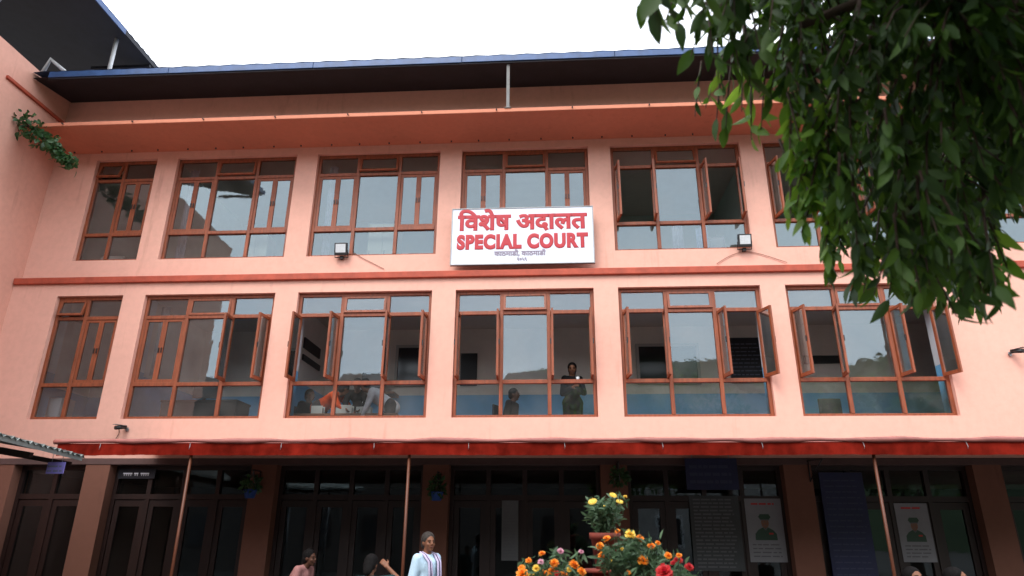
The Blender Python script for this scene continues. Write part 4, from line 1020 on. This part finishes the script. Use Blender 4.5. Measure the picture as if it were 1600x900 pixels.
for px, py, d, ln, nl, sz in (            # loose sprays at the left edge
        (1012, 10, 2.5, .30, 3, .13), (1022, 0, 2.5, .3, 2, .15), (1062, 50, 3.1, .45, 6, .12), (1075, 15, 2.9, .4, 7, .12), (1100, 20, 3.0, .4, 9, .12), (1115, 60, 3.2, .45, 9, .12), (1135, 20, 2.9, .5, 11, .12), (1150, 60, 3.1, .4, 12, .12),
        (995, -18, 2.8, .3, 4, .11), (1045, 30, 2.9, .35, 6, .12), (1090, 55, 3.0, .4, 9, .12), (1110, 5, 2.8, .4, 10, .13), (1125, 45, 3.3, .4, 10, .12), (1070, -5, 2.8, .35, 8, .13), (1140, 75, 3.4, .4, 11, .12), (1155, 30, 3.0, .4, 12, .12), (1030, 20, 2.5, .3, 3, .16), (1120, 85, 3.1, .4, 8, .12), (1085, 85, 3.2, .4, 5, .12), (1160, 110, 3.2, .4, 12, .12), (1128, 130, 3.2, .5, 8, .11), (1145, 100, 3.3, .4, 9, .12), (1165, 170, 3.4, .5, 9, .12), (1178, 130, 3.2, .4, 12, .12), (1108, 165, 3.6, .35, 6, .11), (1092, 178, 3.7, .3, 4, .10),
        (1140, 195, 3.6, .4, 7, .12), (1195, 200, 3.5, .5, 9, .12), (1210, 150, 3.4, .4, 10, .12), (1125, 190, 3.6, .3, 5, .11), (1180, 215, 3.5, .35, 6, .12), (1235, 185, 3.9, .4, 9, .12), (1255, 215, 4.1, .35, 10, .12), (1262, 240, 4.2, .3, 9, .12),
        (1248, 265, 4.4, .28, 7, .12), (1240, 230, 4.4, .25, 8, .11), (1252, 290, 4.4, .25, 8, .11), (1242, 340, 4.5, .25, 6, .12), (1266, 215, 4.3, .3, 9, .12), (1275, 255, 4.3, .3, 9, .12), (1270, 300, 4.4, .3, 9, .12), (1258, 360, 4.5, .3, 8, .12), (1238, 255, 4.4, .2, 5, .11), (1250, 320, 4.5, .3, 7, .12), (1262, 340, 4.5, .32, 8, .12), (1275, 320, 4.5, .35, 10, .12), (1285, 300, 4.3, .3, 9, .12), (1296, 390, 4.3, .3, 9, .12), (1305, 420, 4.2, .3, 9, .12), (1300, 440, 4.2, .3, 7, .12),
        (1330, 445, 4.0, .35, 9, .12), (1355, 455, 3.9, .35, 10, .12), (1395, 465, 3.7, .35, 10, .12), (1430, 470, 3.6, .35, 11, .12), (1470, 455, 3.5, .35, 12, .12), (1500, 490, 3.4, .35, 9, .12), (1515, 470, 3.4, .3, 9, .13), (1545, 460, 3.3, .35, 9, .13), (1575, 470, 3.3, .3, 6, .12), (1585, 430, 3.3, .3, 6, .12), (1560, 420, 3.3, .3, 9, .12),
        (1320, 380, 4.2, .3, 12, .12), (1350, 400, 4.2, .3, 12, .12), (1410, 420, 3.9, .3, 14, .12), (1290, 350, 4.4, .3, 12, .12), (1450, 420, 3.7, .3, 14, .12), (1300, 260, 4.5, .3, 14, .12), (1310, 320, 4.5, .3, 14, .12)):
    if 1230 < px < 1300 and py > 190: d = 3.15; ln *= .75; sz *= .82
    n0 = len(leaves); twig(at(px-6, py+4, d), ln, nl, sz, random.Random(int(px*py)).choice((.16, .19, .21)) if px > 1030 else .25)
    if (1230 < px < 1300 and py > 190) or (px > 1290 and py > 380 and rn.random() < .25) or (1080 < px < 1200 and py > 120 and rn.random() < .4): sunlit_pts |= {tuple(l[0]) for l in leaves[n0:]}  # marks the patch whose leaf colour carries the sunlight
tw.build('twigs', STEMB, tree)['kind'] = 'stuff'
def vis(p):
    d = p-CAM; z = d.dot(FW)
    if z < .5: return -1
    x = 800+FPX*d.dot(R2)/z; y = 450-FPX*d.dot(U2)/z
    return z if (-30 < 1600-x and x > 950 and -20 < y < 620 and x < 1610) else -1
leaves_out = 0
while leaves_out < 6500:             # unseen leaves added above and behind the camera to shade the crown
    u = Vector((rn.gauss(0, 1), rn.gauss(0, 1), rn.gauss(0, 1))).normalized()*rn.random()**.45
    p = Vector((5.0+u.x*3.6, -11.0+u.y*3.4, 5.0+u.z*2.2))
    if p.z < 2.7+.25*abs(p.x-5) or (p-CAM).length < 1.3: continue
    d = p-CAM; z = d.dot(FW)
    if z > -.3:
        zc = max(z, .05); x = 800+FPX*d.dot(R2)/zc; y = 450-FPX*d.dot(U2)/zc
        if -120 < x < 1680 and -90 < y < 1000: continue
    leaves.append((p, Vector((rn.gauss(0, .6), rn.gauss(0, .6), -.8)).normalized(), rn.uniform(.13, .22), .2)); leaves_out += 1
leaves.sort(key=lambda l: (vis(l[0]) < 0, vis(l[0])))
LM = []
for s_ in range(8):
    r_ = random.Random(100+s_); m = MB(); leaf_into(m, Vector((0, 0, 0)), Vector((0, 0, -1)), 1, r_, 1, .22/1, r_.uniform(.05, .35), 6)
    LM.append(m.mesh('leaf', LEAF))
def leaf_mesh(wid, s_):
    return LM[s_]
stuff = MB(); sunlit_mb = MB()
LEAFW = []
for wi, wd in enumerate((.15, .175, .20, .25)):
    for s_ in range(3):
        r_ = random.Random(50+s_); m = MB(); leaf_into(m, Vector((0, 0, 0)), Vector((0, 0, -1)), 1, r_, wd, .25, r_.uniform(.05, .3), 6); LEAFW.append((wd, m.mesh('leaf', LEAF)))
for i, (p, d, l, wd) in enumerate(leaves):
    if i < 300:
        me = rn.choice([m for w_, m in LEAFW if abs(w_-wd) == min(abs(w2-wd) for w2, _ in LEAFW)])
        o = link('leaf', me, tree, p-TO); o.scale = (l, l, l)
        o.rotation_euler = ((-d).to_track_quat('Z', 'Y') @ Euler((0, 0, rn.uniform(0, 6.28))).to_quaternion()).to_euler()
    else: leaf_into(sunlit_mb if (p.x, p.y, p.z) in sunlit_pts else stuff, p-TO, d, l, rn, wd, .25, rn.uniform(.05, .3), 6)
stuff.build('foliage', LEAF, tree)['kind'] = 'stuff'; sunlit_mb.build('sunlit_tint_foliage', LEAFY, tree)['kind'] = 'stuff'

# ------------------------------------------------------------------ unseen hill ring, added behind the camera to cut low light
mb = MB(); nh = 72
def hill(a, k):
    r_ = 95+k*18; hh = (26+5*math.sin(a*3.1)+3*math.sin(a*7.7+1))*(1, .98, .5)[k] if k else -1
    return (r_*math.sin(a), -r_*math.cos(a)+10, hh)
for i in range(nh):
    a, b = -1.75+3.5*i/nh, -1.75+3.5*(i+1)/nh
    mb.face([hill(a, 0), hill(b, 0), hill(b, 1), hill(a, 1)], 0, True); mb.face([hill(a, 1), hill(b, 1), hill(b, 2), hill(a, 2)], 0, True)
tag(mb.build('hill_blocker', mat('hill_blocker_green', (.05, .075, .035), .9, .5, .08)), kind='structure')
# ------------------------------------------------------------------ across the courtyard (seen in the window panes)
h = thing('gabled_house', 'grey gabled house across the courtyard mirrored in the window panes', 'house', (9.5, -19, 0))
mb = MB(); mb.box(-5, 5, -6, 0, 0, 5.6); mb.face([(-5, 0, 5.6), (5, 0, 5.6), (0, 0, 8.6)]); mb.face([(-5, -6, 5.6), (0, -6, 8.6), (5, -6, 5.6)]); mb.build('wall', mat('house_wall', (.42, .40, .38), .85, .1, 2), h)
for s_ in (-1, 1):
    mb = MB(); mb.face([(s_*5.6, .7, 5.28), (s_*5.6, -6.5, 5.28), (0, -6.5, 8.72), (0, .7, 8.72)]); o = mb.build('roof', mat('house_roof', (.05, .05, .055), .7), h); o.modifiers.new('s', 'SOLIDIFY').thickness = .1
for z in (1.2, 3.6):
    for x in (-3.4, -.6, 2.2):
        mb = MB(); mb.box(x, x+1.2, .001, .04, z, z+1.3); wn = mb.build('window', WHITE, h)
        for q in (.08, .64): mb = MB(); mb.box(x+q, x+q+.48, .041, .046, z+.08, z+1.22); mb.build('pane', BLACK, wn)
h2 = thing('blocker_house', 'added plain house across the courtyard keeping sky out of the lower panes', 'house', (-7.5, -20, 0))  # invented house, sized to block sky light from panes and ground floor
mb = MB(); mb.box(-11.5, 11.2, -7, 0, 0, 8.2); mb.build('wall', mat('blocker_house_wall', (.08, .07, .062), .85, .15, 2), h2)
mb = MB(); mb.box(-11.9, 11.6, -7.4, .6, 8.201, 8.8); mb.build('roof', mat('blocker_house_roof', (.06, .06, .06), .8), h2)
for z in (1.0, 4.2):
    for i in range(8):
        x = -10.6+i*2.75; mb = MB(); mb.box(x, x+1.3, .001, .04, z, z+1.5); wn = mb.build('window', WOODD, h2)
        for q in (.08, .69): mb = MB(); mb.box(x+q, x+q+.53, .041, .046, z+.08, z+1.42); mb.build('pane', BLACK, wn)
def far_tree(x, y, hgt, seed, label):
    t = thing('courtyard_tree', label, 'tree', (x, y, 0)); r_ = random.Random(seed)
    mb = MB(); mb.tube([(0, 0, -.1), (.1, 0, hgt*.3), (0, .1, hgt*.7)], [.25, .2, .08], 10); mb.build('trunk', BARK, t)
    f_ = MB()
    for c_ in range(16):
        cc = Vector((r_.gauss(0, hgt*.17), r_.gauss(0, hgt*.14), hgt*r_.uniform(.32, .92)))
        for i in range(110):
            u = Vector((r_.gauss(0, 1), r_.gauss(0, 1), r_.gauss(0, 1))).normalized()*r_.random()**.4*hgt*.15
            leaf_into(f_, cc+u, Vector((r_.uniform(-1, 1), r_.uniform(-1, 1), r_.uniform(-1, .3))).normalized(), r_.uniform(.3, .55), r_, .3)
    f_.build('crown', LEAF, t)['kind'] = 'stuff'
far_tree(15.8, -17, 9.5, 5, 'tall tree beyond the gabled house across the courtyard')
